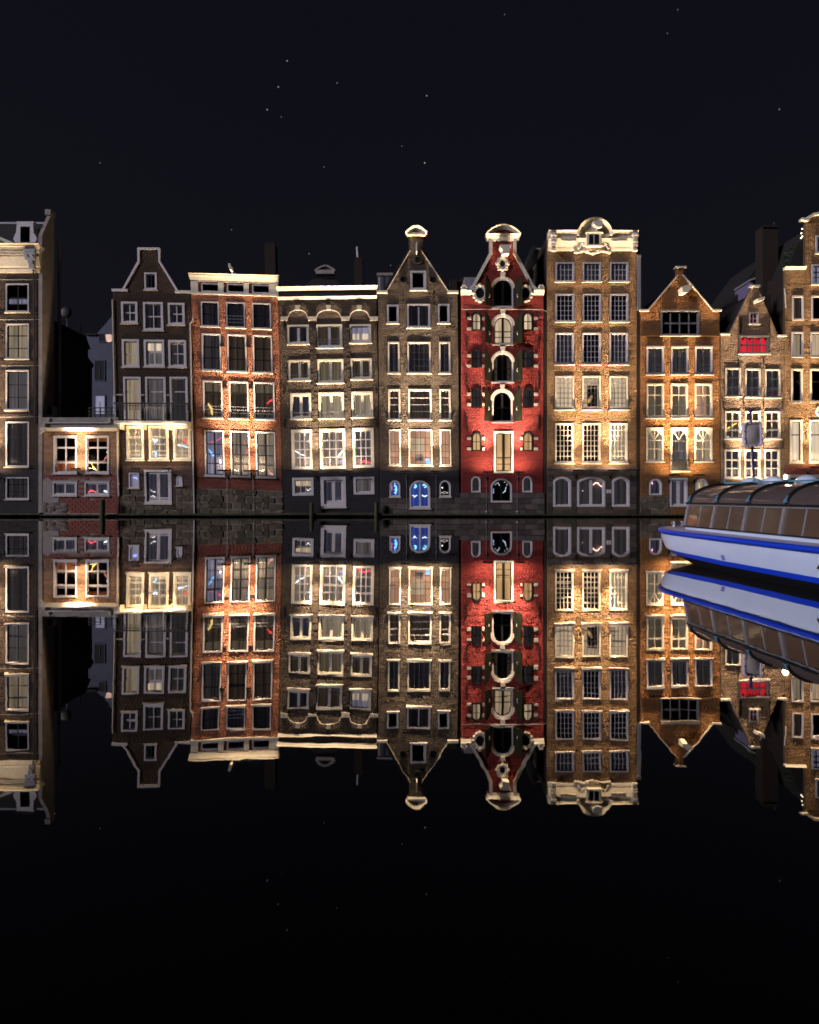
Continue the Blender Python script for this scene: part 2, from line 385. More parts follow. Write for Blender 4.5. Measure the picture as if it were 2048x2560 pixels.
    # ---- front wall with openings, facing bricks, side walls
    def wall(s, outline, depth=7.0, top=None, base=None, bricks=True, course=.085, blen=.25, rough=.014, sidem=None, backtop=None, xs=None, facing=True):
        pts = [(X(a), Z(b)) for a, b in outline]
        loops = [[Vector((x, z, 0)) for x, z in pts]] + [[Vector((x, z, 0)) for x, z in h] for h in s.holes]
        flat = [p for lp in loops for p in lp]
        tris = tessellate_polygon(loops)
        mb = MB(); mb.add([(p.x, 0, p.y) for p in flat], [tuple(t) for t in tris])
        for li, lp in enumerate(loops):
            n = len(lp); dpt = .26
            mb.add([(p.x, 0, p.y) for p in lp] + [(p.x, dpt, p.y) for p in lp], [(i, (i + 1) % n, (i + 1) % n + n, i + n) for i in range(n)])
        wo = s.part('wall', BR[s.brick + '_m'], mb); s.wallo = wo
        # shell behind
        xa, xb = X(xs[0] if xs else s.x0), X(xs[1] if xs else s.x1)
        zt = Z(top) if top else max(z for x, z in pts) - .2
        sh = MB()
        for x, e in ((xa + .03, 0), (xb - .03, 0)):
            sh.add([(x, .02, .05), (x, depth, .05), (x, depth, zt), (x, .02, zt)], [(0, 1, 2, 3)])
        sh.add([(xa + .03, depth, .05), (xb - .03, depth, .05), (xb - .03, depth, zt), (xa + .03, depth, zt)], [(0, 1, 2, 3)])
        sh.add([(xa + .03, .27, zt), (xb - .03, .27, zt), (xb - .03, depth, zt), (xa + .03, depth, zt)], [(0, 1, 2, 3)])
        s.part('side_wall', sidem or M['dark_brick'], sh)
        s.part('interior', M['interior'], MB().add([(xa + .05, 1.25, .05), (xb - .05, 1.25, .05), (xb - .05, 1.25, zt - .02), (xa + .05, 1.25, zt - .02)], [(0, 1, 2, 3)]))
        if not bricks: return
        cuts = [(min(p[1] for p in h), max(p[1] for p in h), h) for h in s.holes]
        blocks = [(X(a), Z(d), X(c), Z(b)) for a, b, c, d in s.zones]
        z = .02; zmax = max(p[1] for p in pts); row = 0; zones = {}
        while z < zmax:
            zm = z + course / 2
            iv = scan(pts, zm)
            for (za, zb, h) in cuts:
                if za < zm < zb: iv = sub(iv, scan(h, zm))
            for (a, b, c, d) in blocks:
                if b < zm < d: iv = sub(iv, [(a, c)])
            key = s.brick if not base or zm > Z(base[0]) else base[1]
            lst = zones.setdefault(key, [])
            for (p, q) in iv:
                x = p - (row % 2) * blen / 2
                x = math.floor((p) / blen) * blen - (row % 2) * blen / 2
                while x < q:
                    xl, xr = max(x, p), min(x + blen, q)
                    if xr - xl > .03: lst.append((xl, xr, z, z + course, row))
                    x += blen
            z += course; row += 1
        for key, lst in zones.items():
            if not lst: continue
            A = np.array(lst); n = len(A); j = .006
            ct = 2 * math.sin(1) # fixed
            wav = .0012 * np.sin(A[:, 0] * 1.7 + A[:, 2] * .9) + .001 * np.sin(A[:, 2] * 2.3 - A[:, 0])
            rough = rough * .22
            t = .0045 + rough * (rng.random(n) ** 1.6) + wav
            key_ = ((A[:, 4] // 2) * 131 + np.floor((A[:, 0] + (A[:, 4] // 2 % 5) * .37) / 1.05) * 7).astype(int) % 4096      # courses laid a little uneven, in runs
            tb = (TILT[key_] - .5) * .0030
            jt = .25 * rough
            fr = [-(t - tb + jt * (rng.random(n) - .5)), -(t - tb + jt * (rng.random(n) - .5)), -(t + tb + jt * (rng.random(n) - .5)), -(t + tb + jt * (rng.random(n) - .5))]
            x0, x1, z0, z1 = A[:, 0] + j, A[:, 1] - j, A[:, 2] + j, A[:, 3] - j
            jz = (rng.random(n) - .5) * .003
            o = np.full(n, -.001)
            V = np.stack([np.stack(c, 1) for c in [(x0, fr[0], z0 + jz), (x1, fr[1], z0 + jz), (x1, fr[2], z1 + jz), (x0, fr[3], z1 + jz), (x0, o, z0), (x1, o, z0), (x1, o, z1), (x0, o, z1)]], 1).reshape(-1, 3)
            V = s.T(V); c = (V.min(0) + V.max(0)) / 2
            q = np.array([(0, 1, 2, 3), (0, 4, 5, 1), (1, 5, 6, 2), (2, 6, 7, 3), (3, 7, 4, 0)])
            Fc = (q[None] + 8 * np.arange(n)[:, None, None]).reshape(-1)
            me = bpy.data.meshes.new('brick_facing'); me.vertices.add(8 * n); me.vertices.foreach_set('co', (V - c).reshape(-1))
            me.loops.add(20 * n); me.loops.foreach_set('vertex_index', Fc.astype(np.int32))
            me.polygons.add(5 * n); me.polygons.foreach_set('loop_start', (4 * np.arange(5 * n)).astype(np.int32))
            me.update(calc_edges=True)
            at = me.color_attributes.new('tint', 'FLOAT_COLOR', 'POINT')
            v = (.84 + .28 * rng.random(n)) * (.88 + .24 * TILT[(key_ * 17 + 5) % 4096]); v[rng.random(n) < .05] *= .75
            cc = np.stack([v, v * (.93 + .1 * rng.random(n)), v * (.9 + .12 * rng.random(n)), np.ones(n)], 1)
            at.data.foreach_set('color', np.repeat(cc, 8, 0).reshape(-1))
            me.materials.append(BR[key])
            ob = bpy.data.objects.new('brick_facing', me); col.objects.link(ob); place(ob, c, wo); ob['kind'] = 'stuff'
    def gable_roof(s, x0, x1, yb, xm0, xm1, yt, depth=7.0, y=.3):
        p = [(X(x0), Z(yb)), (X(x1), Z(yb)), (X(xm1), Z(yt)), (X(xm0), Z(yt))]
        s.part('roof', M['tile'], MB().prism(p, y, depth))
    def strip(s, name, m, pts, wpx, y0=-.12, y1=.2, parent=None):
        mb = MB()
        for (a, b) in zip(pts[:-1], pts[1:]):
            ax, az, bx, bz = X(a[0]), Z(a[1]), X(b[0]), Z(b[1]); dx, dz = bx - ax, bz - az; l_ = math.hypot(dx, dz); hw = wpx / S / 2
            nx, nz_ = -dz / l_ * hw, dx / l_ * hw; ex, ez = dx / l_ * hw * .6, dz / l_ * hw * .6
            mb.prism([(ax + nx - ex, az + nz_ - ez), (ax - nx - ex, az - nz_ - ez), (bx - nx + ex, bz - nz_ + ez), (bx + nx + ex, bz + nz_ + ez)], y0 - random.random() * .004, y1)
        return s.part(name, m, mb, parent)
    def cornice(s, x0, x1, prof, m='white', name='cornice', ends=True):
        mb = MB()
        for (ya, yb, pr) in prof: mb.wedge(x0 - pr * S * .35 * ends, ya, x1 + pr * S * .35 * ends, yb, pr, pr * .6, .2)
        return s.part(name, M[m], mb)
    def blocks(s, x0, y0, x1, y1, rows, wpx, m, name='stone_block', jit=.25, rough=.03, gapw=.018, avoid=True, irregular=0):
        """single stones laid in courses, each an object of its own"""
        hz = (y1 - y0) / rows
        if irregular:      # mortar and small filling stones between the big ones
            poly = [(X(x0), Z(y1)), (X(x1), Z(y1)), (X(x1), Z(y0)), (X(x0), Z(y0))]
            hl = [h for h in s.holes if min(p[0] for p in h) > X(x0) - .3 and max(p[0] for p in h) < X(x1) + .3 and min(p[1] for p in h) < Z(y0)]
            if not hl: s.part('rubble_bed', M['scree'], MB().prism(poly, -.022, .0))
        s.zones.append((x0, y0, x1, y1))
        cache = {}
        for r in range(rows):
            ya, yb = y0 + r * hz, y0 + (r + 1) * hz
            zm = Z((ya + yb) / 2)
            iv = [(X(x0), X(x1))]
            for h in s.holes:
                zl, zh = min(p[1] for p in h), max(p[1] for p in h)
                if zl - .04 < zm < zh + .1:
                    iv = sub(iv, [(min(p[0] for p in h), max(p[0] for p in h))])
            for (p, q) in iv:
                x = p
                while q - x > .04:
                    ww = wpx / S * (1 + random.uniform(-jit, jit)) * (.6 if (x == p and r % 2) else 1)
                    xe = q if q - x < ww * 1.45 else x + ww
                    g = gapw / 2; pr = .02 + random.random() * rough
                    zl, zh = Z(yb) + g, Z(ya) - g
                    k_ = irregular
                    J = lambda a: random.uniform(-a, a) * k_
                    fr = [(x + g + J(.085), zl + J(.085)), (xe - g + J(.085), zl + J(.085)), (xe - g + J(.085), zh + J(.085)), (x + g + J(.085), zh + J(.085))]
                    bv = .016 + .02 * k_; cx, cz = (x + xe) / 2, (zl + zh) / 2
                    inn = [(cx + (a - cx) * (1 - bv / max(.05, (xe - x) / 2)), cz + (b - cz) * (1 - bv / max(.05, (zh - zl) / 2))) for a, b in fr]
                    mb = MB().add([(a, .0, b) for a, b in fr] + [(a, -pr + .012, b) for a, b in fr] + [(a, -pr - random.random() * .012, b) for a, b in inn],
                                  [(0, 1, 5, 4), (1, 2, 6, 5), (2, 3, 7, 6), (3, 0, 4, 7), (4, 5, 9, 8), (5, 6, 10, 9), (6, 7, 11, 10), (7, 4, 8, 11), (8, 9, 10, 11)])
                    o = s.part(name, m, mb, s.wallo if hasattr(s, 'wallo') else None)
                    at = o.data.color_attributes.new('tint', 'FLOAT_COLOR', 'POINT'); v = random.uniform(.55, 1.35)
                    at.data.foreach_set('color', [v, v * random.uniform(.93, 1.02), v * random.uniform(.86, 1.02), 1] * 12)
                    x = xe
    def anchor(s, px, py0, py1, wpx=1.6):
        px, a = s.pt(px, (py0 + py1) / 2); hh = (py1 - py0) / 2
        s.part('wall_anchor', M['iron'], MB().bp(px - wpx / 2, a - hh, px + wpx / 2, a + hh, -.10, -.01))

FLN = {}
NEAR = {'on the dark brown pediment house': ('pediment', 'low annex'), 'on the house with the iron balcony': ('low annex', 'orange-red house'), 'on the orange-red brick house': ('balcony house', 'three-arch house'),
        'on the house with three blind arches': ('orange-red house', 'round-window house'), 'on the dark round-window house': ('three-arch house', 'red warehouse'), 'on the bright red warehouse': ('round-window house', 'tan house'),
        'on the tall tan brick house': ('red warehouse', 'orange brick house'), 'on the orange brick house': ('tan house', 'narrow gabled house'), 'on the narrow house with red windows': ('orange brick house', 'bell-gabled house'), 'on the bell-gabled brown house': ('narrow gabled house', 'round sign')}
def flood(h, px, py, power, colr, what, out=.9, up=15., wide=1.0, bar=24, spot=1.0, tilt=.42):
    px, py = h.pt(px, py)
    c = h.T([(X(px), -out, Z(py))])[0]
    k_ = FLN.get(what, 0); FLN[what] = k_ + 1; nb = NEAR.get(what)
    e = empty('floodlight', (c[0], D + h.y - .02, c[2] - .25), 'dark floodlight bar ' + what + (', nearer the ' + nb[k_] if nb else ''), 'floodlight', 'floodlight bars on the house fronts')
    b = bar / S / 2
    MB().box(c[0] - b, c[0] + b, c[1] - .10, c[1] + .10, c[2] - .09, c[2] + .02).build('lamp_bar', M['iron'], e)
    MB().tube([(c[0], D + h.y + .0, c[2] - .45), (c[0], D + h.y - .35, c[2] - .32), (c[0], c[1] + .1, c[2] - .12), (c[0], c[1], c[2] - .1)], .028, 6).build('arm', M['iron'], e)
    MB().box(c[0] - .08, c[0] + .08, D + h.y - .06, D + h.y + .0, c[2] - .62, c[2] - .35).build('wall_plate', M['iron'], e)
    MB().box(c[0] - b * .9, c[0] + b * .9, c[1] - .07, c[1] + .07, c[2] - .02, c[2] + .0205).build('lens', M['lens'], e)
    if wide:
        a = bpy.data.lights.new('floodlight_glow', 'AREA'); a.shape = 'RECTANGLE'; a.size = max(2 * b, 1.1); a.size_y = .2; a.energy = power * wide * 1.05; a.color = colr; a.spread = math.radians(160)
        o = bpy.data.objects.new('floodlight_glow', a); col.objects.link(o)
        o.rotation_euler = Vector((0, tilt, 1)).to_track_quat('-Z', 'Y').to_euler(); place(o, (c[0], c[1], c[2] + .05), e)
    for cone, en in ((56, 125), (20, 165)) if spot else ():      # broad wash and tight upward throw of the lamp's reflector
        q = bpy.data.lights.new('floodlight_beam', 'SPOT'); q.energy = power * en * spot; q.color = colr; q.spot_size = math.radians(cone); q.spot_blend = 1.0; q.shadow_soft_size = .12
        o = bpy.data.objects.new('floodlight_beam', q); col.objects.link(o)
        o.rotation_euler = Vector((0, out * .95, up)).to_track_quat('-Z', 'Y').to_euler(); place(o, (c[0], c[1], c[2] + .06), e)
def neon(h, pts, r, c, s, label, y=.17, flat=.6):  # added glowing strokes stand in for panes reflecting neon signs opposite
    q = [h.pt(a, b) for a, b in pts]
    rs_ = list(r) if isinstance(r, (list, tuple)) else [r] * len(q)
    mb = MB(); k = 4
    for i in range(len(q) - 1):        # broken, uneven strokes as old glass shows them
        for j in range(k):
            t0, t1 = j / k, (j + random.uniform(.75, 1.15)) / k
            rr_ = (rs_[i] + (rs_[i + 1] - rs_[i]) * t0)
            f = lambda t, e: (X(q[i][0] + (q[i + 1][0] - q[i][0]) * t + random.uniform(-.45, .45) * rr_), y + e, Z(q[i][1] + (q[i + 1][1] - q[i][1]) * t + random.uniform(-.4, .4) * rr_))
            mb.tube([f(t0, 0), f((t0 + t1) / 2, .002), f(t1, 0)], [rr_ / S * random.uniform(.2, .6), rr_ / S * random.uniform(.35, .85), rr_ / S * random.uniform(.15, .5)], 5, flat)
    o = mb.build('neon_reflection', neon_mat(c, s), None, h)
    tag(o, label, 'neon light', 'neon reflections shaped behind the window glass')
    return o
WARM = (1.0, .73, .46); GOLD = (1.0, .69, .38); PALE = (1.0, .76, .52)
# ==================================================================================== HOUSE A : tall dark brown house, far left
A = House('tall dark brown brick house with white pediment cornice and dark tiled roof', -95, 106, 'A')
for (y0, y1, k, rr) in [(709, 780, 'bk', (0, .5, .75, 1)), (809, 897, 'wm', (0, .32, .72, 1)), (925, 1025, 'gr', (0, .35, .7, 1)), (1054, 1167, 'dm', (0, .33, .67, 1)), (1193, 1248, 'dm', (0, .3, .7, 1))]:
    for x0 in (15, -66):
        A.win(x0, y0, x0 + 58, y1, c=2 if y0 != 1193 else 4, r=rr, k=k, sash='black', halfblind=('li', .52, .72) if y0 == 709 else None)
A.wall([(-95, 1291), (106, 1291), (106, 684), (-95, 684)], depth=1.6, top=600, base=(1176, 'Ad'), sidem=M['plaster'])
A.cornice(-95, 100, [(617, 622, .72), (622, 626, .6), (626, 632, .5), (632, 645, .42), (645, 668, .36), (668, 674, .20), (674, 683, .16)], 'cream')
A.part('dentil_row', M['cream'], (lambda mb: [mb.bp(x, 636, x + 2.6, 642, -.5, -.25) for x in np.arange(-90, 100, 5.)] and mb)(MB()))
A.strip('pediment_coping', M['cream'], [(42, 616), (-10, 594), (-62, 616)], 7, -.62, .1)
A.part('pediment', M['cream'], MB().prism([(X(-62), Z(617)), (X(42), Z(617)), (X(-10), Z(596))], -.1, .1))
A.part('roof', M['tile'], MB().add([(X(-95), .25, Z(617)), (X(97), .25, Z(617)), (X(97), 1.3, Z(541)), (X(-95), 1.3, Z(541)), (X(-95), 1.62, Z(541)), (X(97), 1.62, Z(541)), (X(97), 1.62, Z(617)), (X(-95), 1.62, Z(617))],
       [(0, 1, 2, 3), (3, 2, 5, 4), (4, 5, 6, 7), (1, 6, 5, 2), (0, 3, 4, 7)]))
A.part('ridge', M['lead'], MB().tube([(X(-95), 1.3, Z(541)), (X(96), 1.3, Z(541))], .12, 6))
A.part('gable_end', M['plaster'], MB().add([(X(97), -.05, .1), (X(106.2), -.05, .1), (X(106.2), -.05, Z(588)), (X(97), -.05, Z(588)), (X(97), 1.66, .1), (X(106.2), 1.66, .1), (X(106.2), 1.66, Z(525)), (X(97), 1.66, Z(525)), (X(97), 1.2, Z(520)), (X(106.2), 1.2, Z(520))],
       [(0, 1, 2, 3), (1, 5, 6, 9, 2), (0, 3, 8, 7, 4), (4, 7, 6, 5), (3, 2, 9, 8), (8, 9, 6, 7)]))
A.part('chimney_cap', M['plaster'], MB().box(X(93), X(107), 1.05, 1.75, Z(522), Z(508)))
d_ = A.part('dormer', M['white'], MB().prism([(X(a), Z(b)) for a, b in [(35, 605), (31, 595), (35, 585), (38, 580), (40, 556), (38, 552), (83, 552), (81, 556), (82, 580), (86, 585), (90, 595), (86, 605)]], .10, .8))
A.part('pane', M['glass'], MB().bp(49, 565, 72, 604, .085, .09), d_); A.part('sash', M['black'], MB().bp(49, 565, 72, 604, .092, .0995), d_)
hp = A.part('rainwater_hopper', M['lead'], MB().bp(72, 633, 96, 655, -.55, -.2).bp(70, 630, 98, 634, -.6, -.18).bp(79, 655, 90, 664, -.5, -.2).bp(80, 664, 92, 676, -.42, -.15).ball((X(78), -.56, Z(645)), .1).ball((X(90), -.56, Z(645)), .1))
A.part('downpipe', M['iron'], MB().tube([(X(87), -.22, Z(676)), (X(87), -.12, Z(700)), (X(89), -.1, Z(1030)), (X(89), -.1, Z(1060))], .05, 6))
for y in (699, 799, 914, 1042): A.part('cable', M['pipe'], MB().tube([(X(-95), -.06, Z(y)), (X(20), -.06, Z(y + 1)), (X(104), -.06, Z(y))], .012, 5))
A.part('rear_wing', M['siding'], MB().box(X(-95), X(105), 1.7, 7.2, .12, 13.9))
A.part('wing_roof', M['tile'], MB().prism([(X(-95), 13.9), (X(109), 13.9), (X(96), 15.0), (X(-95), 15.0)], 1.72, 7.4))
A.part('flue_pipe', M['lead'], MB().tube([(X(110), 2.2, Z(1046)), (X(110), 2.2, 21.0)], .13, 8))
flood(A, -14, 1182, 68, WARM, 'on the dark brown pediment house'); flood(A, 8, 1184, 24, WARM, 'on the dark brown pediment house', spot=1.3)

# ==================================================================================== HOUSE B : low annex
B = House('low flat-roofed brick annex with red painted brick base and two big windows', 107, 298, 'B', cat='annex', name='brick_annex')
B.win(134, 1089, 193, 1184, c=2, r=(0, .29, .74, 1), k='brn', sash='white', fw=4, sw=2, bar=1.6, rails=(.69,), halfblind=('bk', 0, .7))
B.win(214, 1089, 273, 1184, c=2, r=(0, .29, .74, 1), k='bk', sash='white', fw=4, sw=2, bar=1.6, rails=(.69,), halfblind=('brn', 0, .1))
B.win(132, 1204, 193, 1239, c=2, r=(0, 1), k='pu', sash='white', fw=3.5, sw=3, bar=2, dep=.09)
B.win(212, 1204, 274, 1239, c=2, r=(0, 1), k='pu', sash='white', fw=3.5, sw=3, bar=2, dep=.09)
B.zones.append((107, 1186, 298, 1295))
B.wall([(107, 1291), (298, 1291), (298, 1072), (107, 1072)], depth=6.5, top=1048, xs=(107, 297), course=.085, blen=.24, rough=.008)
MBm = MB()
# painted bricks, one object each
B.part('mortar_bed', M['pinkmortar'], (lambda mb: [mb.bp(*t, -.012, .02) for t in [(107, 1186, 298, 1203), (107, 1240, 298, 1291), (107, 1203, 131, 1240), (194.5, 1203, 211, 1240), (275, 1203, 298, 1240)]] and mb)(MB()), B.wallo)
bw_, bh_ = 13.6, 6.35
row = 0; y = 1187.0
brick_cache = {}
while y < 1283:
    x = 108 - (row % 2) * bw_ / 2
    while x < 297:
        xa, xb = max(x, 108), min(x + bw_, 297)
        inwin = any(xa < q + 1 and xb > p - 1 and y < 1241 and y + bh_ > 1202 for p, q in ((132, 193), (212, 274)))
        patch = (xb < 133 and 1198 < y < 1257) or (y > 1254 and xb < 170 + random.uniform(-12, 12)) or (xb < 150 and y > 1238)
        lint = (222 < xa < 266 and 1187 < y < 1204) or (168 < xa < 205 and 1192 < y < 1203)
        if xb - xa > 3 and not inwin and not patch and not lint and random.random() > .02:
            kx_ = round(xb - xa, 1)
            if kx_ not in brick_cache:
                hw, hh = (xb - xa - 1.1) / 2 / S, (bh_ - 1.1) / 2 / S
                me = bpy.data.meshes.new('brick')
                me.from_pydata([(-hw, .02, -hh), (hw, .02, -hh), (hw, .02, hh), (-hw, .02, hh), (-hw + .008, -.02, -hh + .006), (hw - .008, -.018, -hh + .006), (hw - .008, -.022, hh - .006), (-hw + .008, -.019, hh - .006)], [],
                               [(4, 5, 6, 7), (0, 1, 5, 4), (1, 2, 6, 5), (2, 3, 7, 6), (3, 0, 4, 7)]); me.materials.append(M['redpaintbrick']); brick_cache[kx_] = me
            o = bpy.data.objects.new('brick', brick_cache[kx_]); col.objects.link(o)
            place(o, (X((xa + xb) / 2), D - .02 + random.uniform(-.006, .006), Z(y + bh_ / 2) + random.uniform(-.004, .004)), B.wallo)
        x += bw_
    y += bh_; row += 1
B.part('plaster_patch', M['peel'], MB().prism([(X(a), Z(b)) for a, b in [(108, 1200), (118, 1193), (126, 1198), (131, 1204), (131, 1241), (149, 1242), (147, 1256), (128, 1259), (108, 1254)]], -.05, .0), B.wallo)
B.part('rubble_patch', M['scree'], (lambda mb: [mb.ball((X(random.uniform(110, 165)), -.01, Z(random.uniform(1258, 1289))), random.uniform(.12, .26), (1.3, .4, .8), 7, 4) for _ in range(46)] and mb)(MB()), B.wallo)
B.part('ledge_stone', M['stonew'], MB().bp(108, 1284, 296, 1289, -.12, 0), B.wallo)
B.part('lintel', M['peel'], MB().bp(130, 1200, 196, 1203.5, -.07, 0).bp(204, 1200, 277, 1203.5, -.07, 0), B.wallo)
B.cornice(106, 297, [(1044, 1071, .12)], 'plaster', 'parapet', False)
B.cornice(106, 297, [(1070.5, 1078, .36)], 'cream', 'cornice', False)
B.part('rain_pipe', M['pipe'], MB().tube([(X(277), -.2, Z(1046)), (X(277), -.2, Z(1056)), (X(272), -.2, Z(1058)), (X(118), -.2, Z(1058)), (X(116), -.24, Z(1062)), (X(116), -.3, Z(1078)), (X(106), -.3, Z(1086))], .055, 6))
B.part('rain_pipe', M['pipe'], MB().tube([(X(125), -.2, Z(1045)), (X(124), -.2, Z(1053)), (X(113), -.2, Z(1058)), (X(112), -.2, Z(1066))], .05, 6))
B.part('corner_pipe', M['cream'], MB().tube([(X(295), -.08, Z(1080)), (X(296), -.08, Z(1180)), (X(298), -.06, Z(1240))], .07, 6))
rl = B.part('roof_railing', M['iron'], MB().bp(212, 1016, 299, 1018.5, .5, .56).bp(212, 1026, 299, 1028, .5, .55).bp(212, 1034, 299, 1036, .5, .55))
for x in range(214, 300, 14): B.part('baluster', M['iron'], MB().bp(x, 1016, x + 1.8, 1046, .49, .57), rl)
flood(B, 203, 1172, 90, WARM, 'on the low flat-roofed annex', out=.85, bar=22, spot=.35, up=7)
neon(B, [(226, 1158), (231, 1170), (242, 1178)], [2, 4, 2], (1, .75, .15), 1.6, 'yellow zigzag reflected neon glint in the right upper window of the low annex')
neon(B, [(249, 1156), (258, 1152), (266, 1138), (270, 1132)], [1.5, 3, 2.5, 2], (.9, .3, .22), .8, 'pinkish red reflected neon slash in the right upper window of the low annex')
neon(B, [(265, 1132), (267, 1128)], 2, (.85, .95, 1), 3, 'small white reflected neon dot in the right upper window of the low annex')
neon(B, [(219, 1231), (224, 1226), (232, 1228), (238, 1231)], [2, 2.6, 1.6, 2.4], (1, .12, .16), 2.2, 'red beaded reflected neon glow in the small lower right window of the low annex')
neon(B, [(257, 1227), (262, 1229), (266, 1231)], [2, 3, 2], (.6, .8, 1), 2.5, 'icy white reflected neon glow in the small lower right window of the low annex')

# ==================================================================================== HOUSE C : dark brown neck gable with balcony
C = House('narrow leaning dark brown house with white-edged neck gable and iron balcony', 285, 482, 'C', kx=.022, ky=.008, xc=382, yc=1000, y=.03)
C.win(361, 681, 392, 724, c=1, r=(0, 1), k='dk', fw=4, sw=2)
for x0, x1, y0, y1 in [(303, 344, 754, 808), (358, 408, 755, 826), (420, 462, 757, 812)]: C.win(x0, y0, x1, y1, c=2, r=(0, .5, 1), k='dk', fw=5, sw=2.2, bar=1.1)
C.win(305, 848, 348, 917, c=1, r=(0, .55, 1), k='wm', fw=5, sw=3); C.win(360, 849, 411, 917, c=2, r=(0, .42, 1), k='gr', fw=5, sw=3, bar=2, halfblind=('br', 0, .4)); C.win(421, 850, 466, 918, c=2, r=(0, .5, 1), k='dm', fw=5, sw=2.5, halfblind=('br', .02, .03))
for x0, x1, k in ((309, 353, 'wm'), (364, 415, 'gr'), (425, 470, 'dm')): C.win(x0, 942, x1, 1056, c=1, r=(0, .3, 1), k=k, fw=4.5, sw=2.5, name='balcony_door', sill=0)
for x0, x1, k in ((316, 360, 'wm'), (372, 422, 'w2'), (433, 477, 'w2')): C.win(x0, 1064, x1, 1150, c=2, r=(0, .27, .32, .55, .78, .93, 1), k=k, fw=5.5, sw=2.2, bar=.8, frame='cream', sash='cream')
C.win(361, 1175, 429, 1259, c=2, r=(0, .94, 1), k='pu', fw=5, sw=5, mull=4, name='door', bar=1.5)
C.win(322, 1182, 348, 1220, c=1, r=(0, 1), k='li', fw=3.5, sw=1.5); C.win(441, 1190, 456, 1214, c=1, r=(0, 1), k='li', fw=2.5, sw=1, rise=7)
C.blocks(302, 1222, 356, 1287, 4, 24, M['rubble'], 'rubble_stone', .5, .06, .03, irregular=1)
C.blocks(434, 1222, 489, 1287, 4, 24, M['rubble'], 'rubble_stone', .5, .06, .03, irregular=1)
C.blocks(356, 1262, 434, 1287, 2, 24, M['rubble'], 'rubble_stone', .5, .06, .03, irregular=1)
gab = [(292, 1291), (478, 1291), (478, 728), (443, 728), (401, 653), (401, 621), (354, 621), (354, 653), (316, 725), (292, 725)]
gab = [(a if a not in (292,) else 288, b) for a, b in gab]
C.wall([(288, 1291), (482, 1291), (482, 728), (449, 728), (406, 654), (406, 622), (356, 622), (356, 654), (315, 725), (288, 725)], depth=7, top=735, base=(1165, 'Cd'), xs=(288, 482))
C.gable_roof(292, 478, 738, 375, 387, 668)
C.strip('gable_coping', M['white'], [(315, 724), (355, 654), (355, 622), (407, 622), (407, 654), (450, 727)], 5)
C.strip('gable_coping', M['white'], [(288, 726), (324, 726)], 6); C.strip('gable_coping', M['white'], [(446, 729), (482, 729)], 6)
bal = C.part('balcony', M['cream'], MB().bp(297, 1056, 480, 1062, -1.0, -.05))
for xx in (304, 360, 424, 472): C.part('bracket', M['cream'], MB().prism([(X(xx), Z(1062)), (X(xx + 7), Z(1062)), (X(xx + 6), Z(1076)), (X(xx + 3), Z(1072))], -.85, -.05), bal)
C.part('handrail', M['iron'], MB().bp(298, 1011, 480, 1014.5, -1.0, -.93).bp(299, 1052, 480, 1054, -.98, -.94).bp(298, 1018, 480, 1019.5, -.98, -.94), bal)
for xx in list(range(299, 372, 4)) + list(range(419, 481, 4)):
    C.part('baluster', M['iron'], MB().bp(xx, 1014, xx + 1.0, 1030 if (xx - 299) % 16 else 1056, -.98, -.95), bal)
for xx in np.arange(370, 419, 6.): C.part('baluster', M['lead'], MB().tube([(X(xx), -.96, Z(1055)), (X(xx + 3), -.96, Z(1047)), (X(xx + 3), -.96, Z(1028)), (X(xx), -.96, Z(1020)), (X(xx), -.96, Z(1014))], .022, 5), bal)
for xx in np.arange(373, 419, 6.): C.part('baluster', M['lead'], MB().tube([(X(xx + 3), -.965, Z(1055)), (X(xx), -.965, Z(1047)), (X(xx), -.965, Z(1028)), (X(xx + 3), -.965, Z(1020))], .018, 5), bal)
for xx in (299, 361, 418, 476): C.part('railing_post', M['lead'], MB().bp(xx, 1010, xx + 3, 1057, -1.0, -.92), bal)
C.part('downpipe', M['pipe'], MB().tube([(X(488), -.12, Z(794)), (X(486), -.14, Z(803)), (X(481), -.14, Z(809)), (X(480.5), -.14, Z(1000)), (X(481), -.14, Z(1290))], .055, 6))
C.part('corner_pipe', M['cream'], MB().tube([(X(287.5), -.1, Z(750)), (X(287.5), -.1, Z(1070))], .045, 6))
for a_, b_ in ((290, 308), (354, 362), (417, 423)): C.part('string_course', M['stonew'], MB().bp(a_, 986, b_, 989, -.08, 0))
flood(C, 355, 1172, 55, WARM, 'on the house with the iron balcony', out=1.2, spot=.5, up=14, bar=20); flood(C, 433, 1172, 55, WARM, 'on the house with the iron balcony', out=1.2, spot=.5, up=14, bar=20)
neon(C, [(380, 1096), (386, 1103), (390, 1097)], [3, 5, 3], (.65, .85, 1), 3, 'white heart-like reflected neon glow in the middle tall window below the iron balcony')
neon(C, [(381, 1128), (388, 1131), (385, 1140), (391, 1141)], [3, 4, 3, 3], (.45, .75, 1), 1.6, 'pale blue reflected neon glow in the middle tall window below the iron balcony')
neon(C, [(456, 1097), (462, 1103), (469, 1104)], [2.5, 6, 5], (1, .16, .12), 1.1, 'red reflected neon patch in the right tall window below the iron balcony')
neon(C, [(442, 1113), (455, 1114), (470, 1119)], [3, 2.2, 2.2], (.75, .85, 1), 2.2, 'white reflected neon streak in the right tall window below the iron balcony')
neon(C, [(330, 1194), (336, 1194), (341, 1198)], [1.5, 1.8, 1], (.3, .35, 1), 3, 'small blue reflected neon dots in the little window beside the balcony house door')
neon(C, [(373, 1224), (380, 1229), (386, 1230)], [1, 2, 1.4], (.85, .85, .9), 1.6, 'whitish curl of reflected light in the white double door under the balcony')
neon(C, [(374, 1241), (381, 1240), (386, 1243)], [1.5, 2, 1], (.9, .8, .75), 1.4, 'pale low reflected glint in the white double door under the balcony')

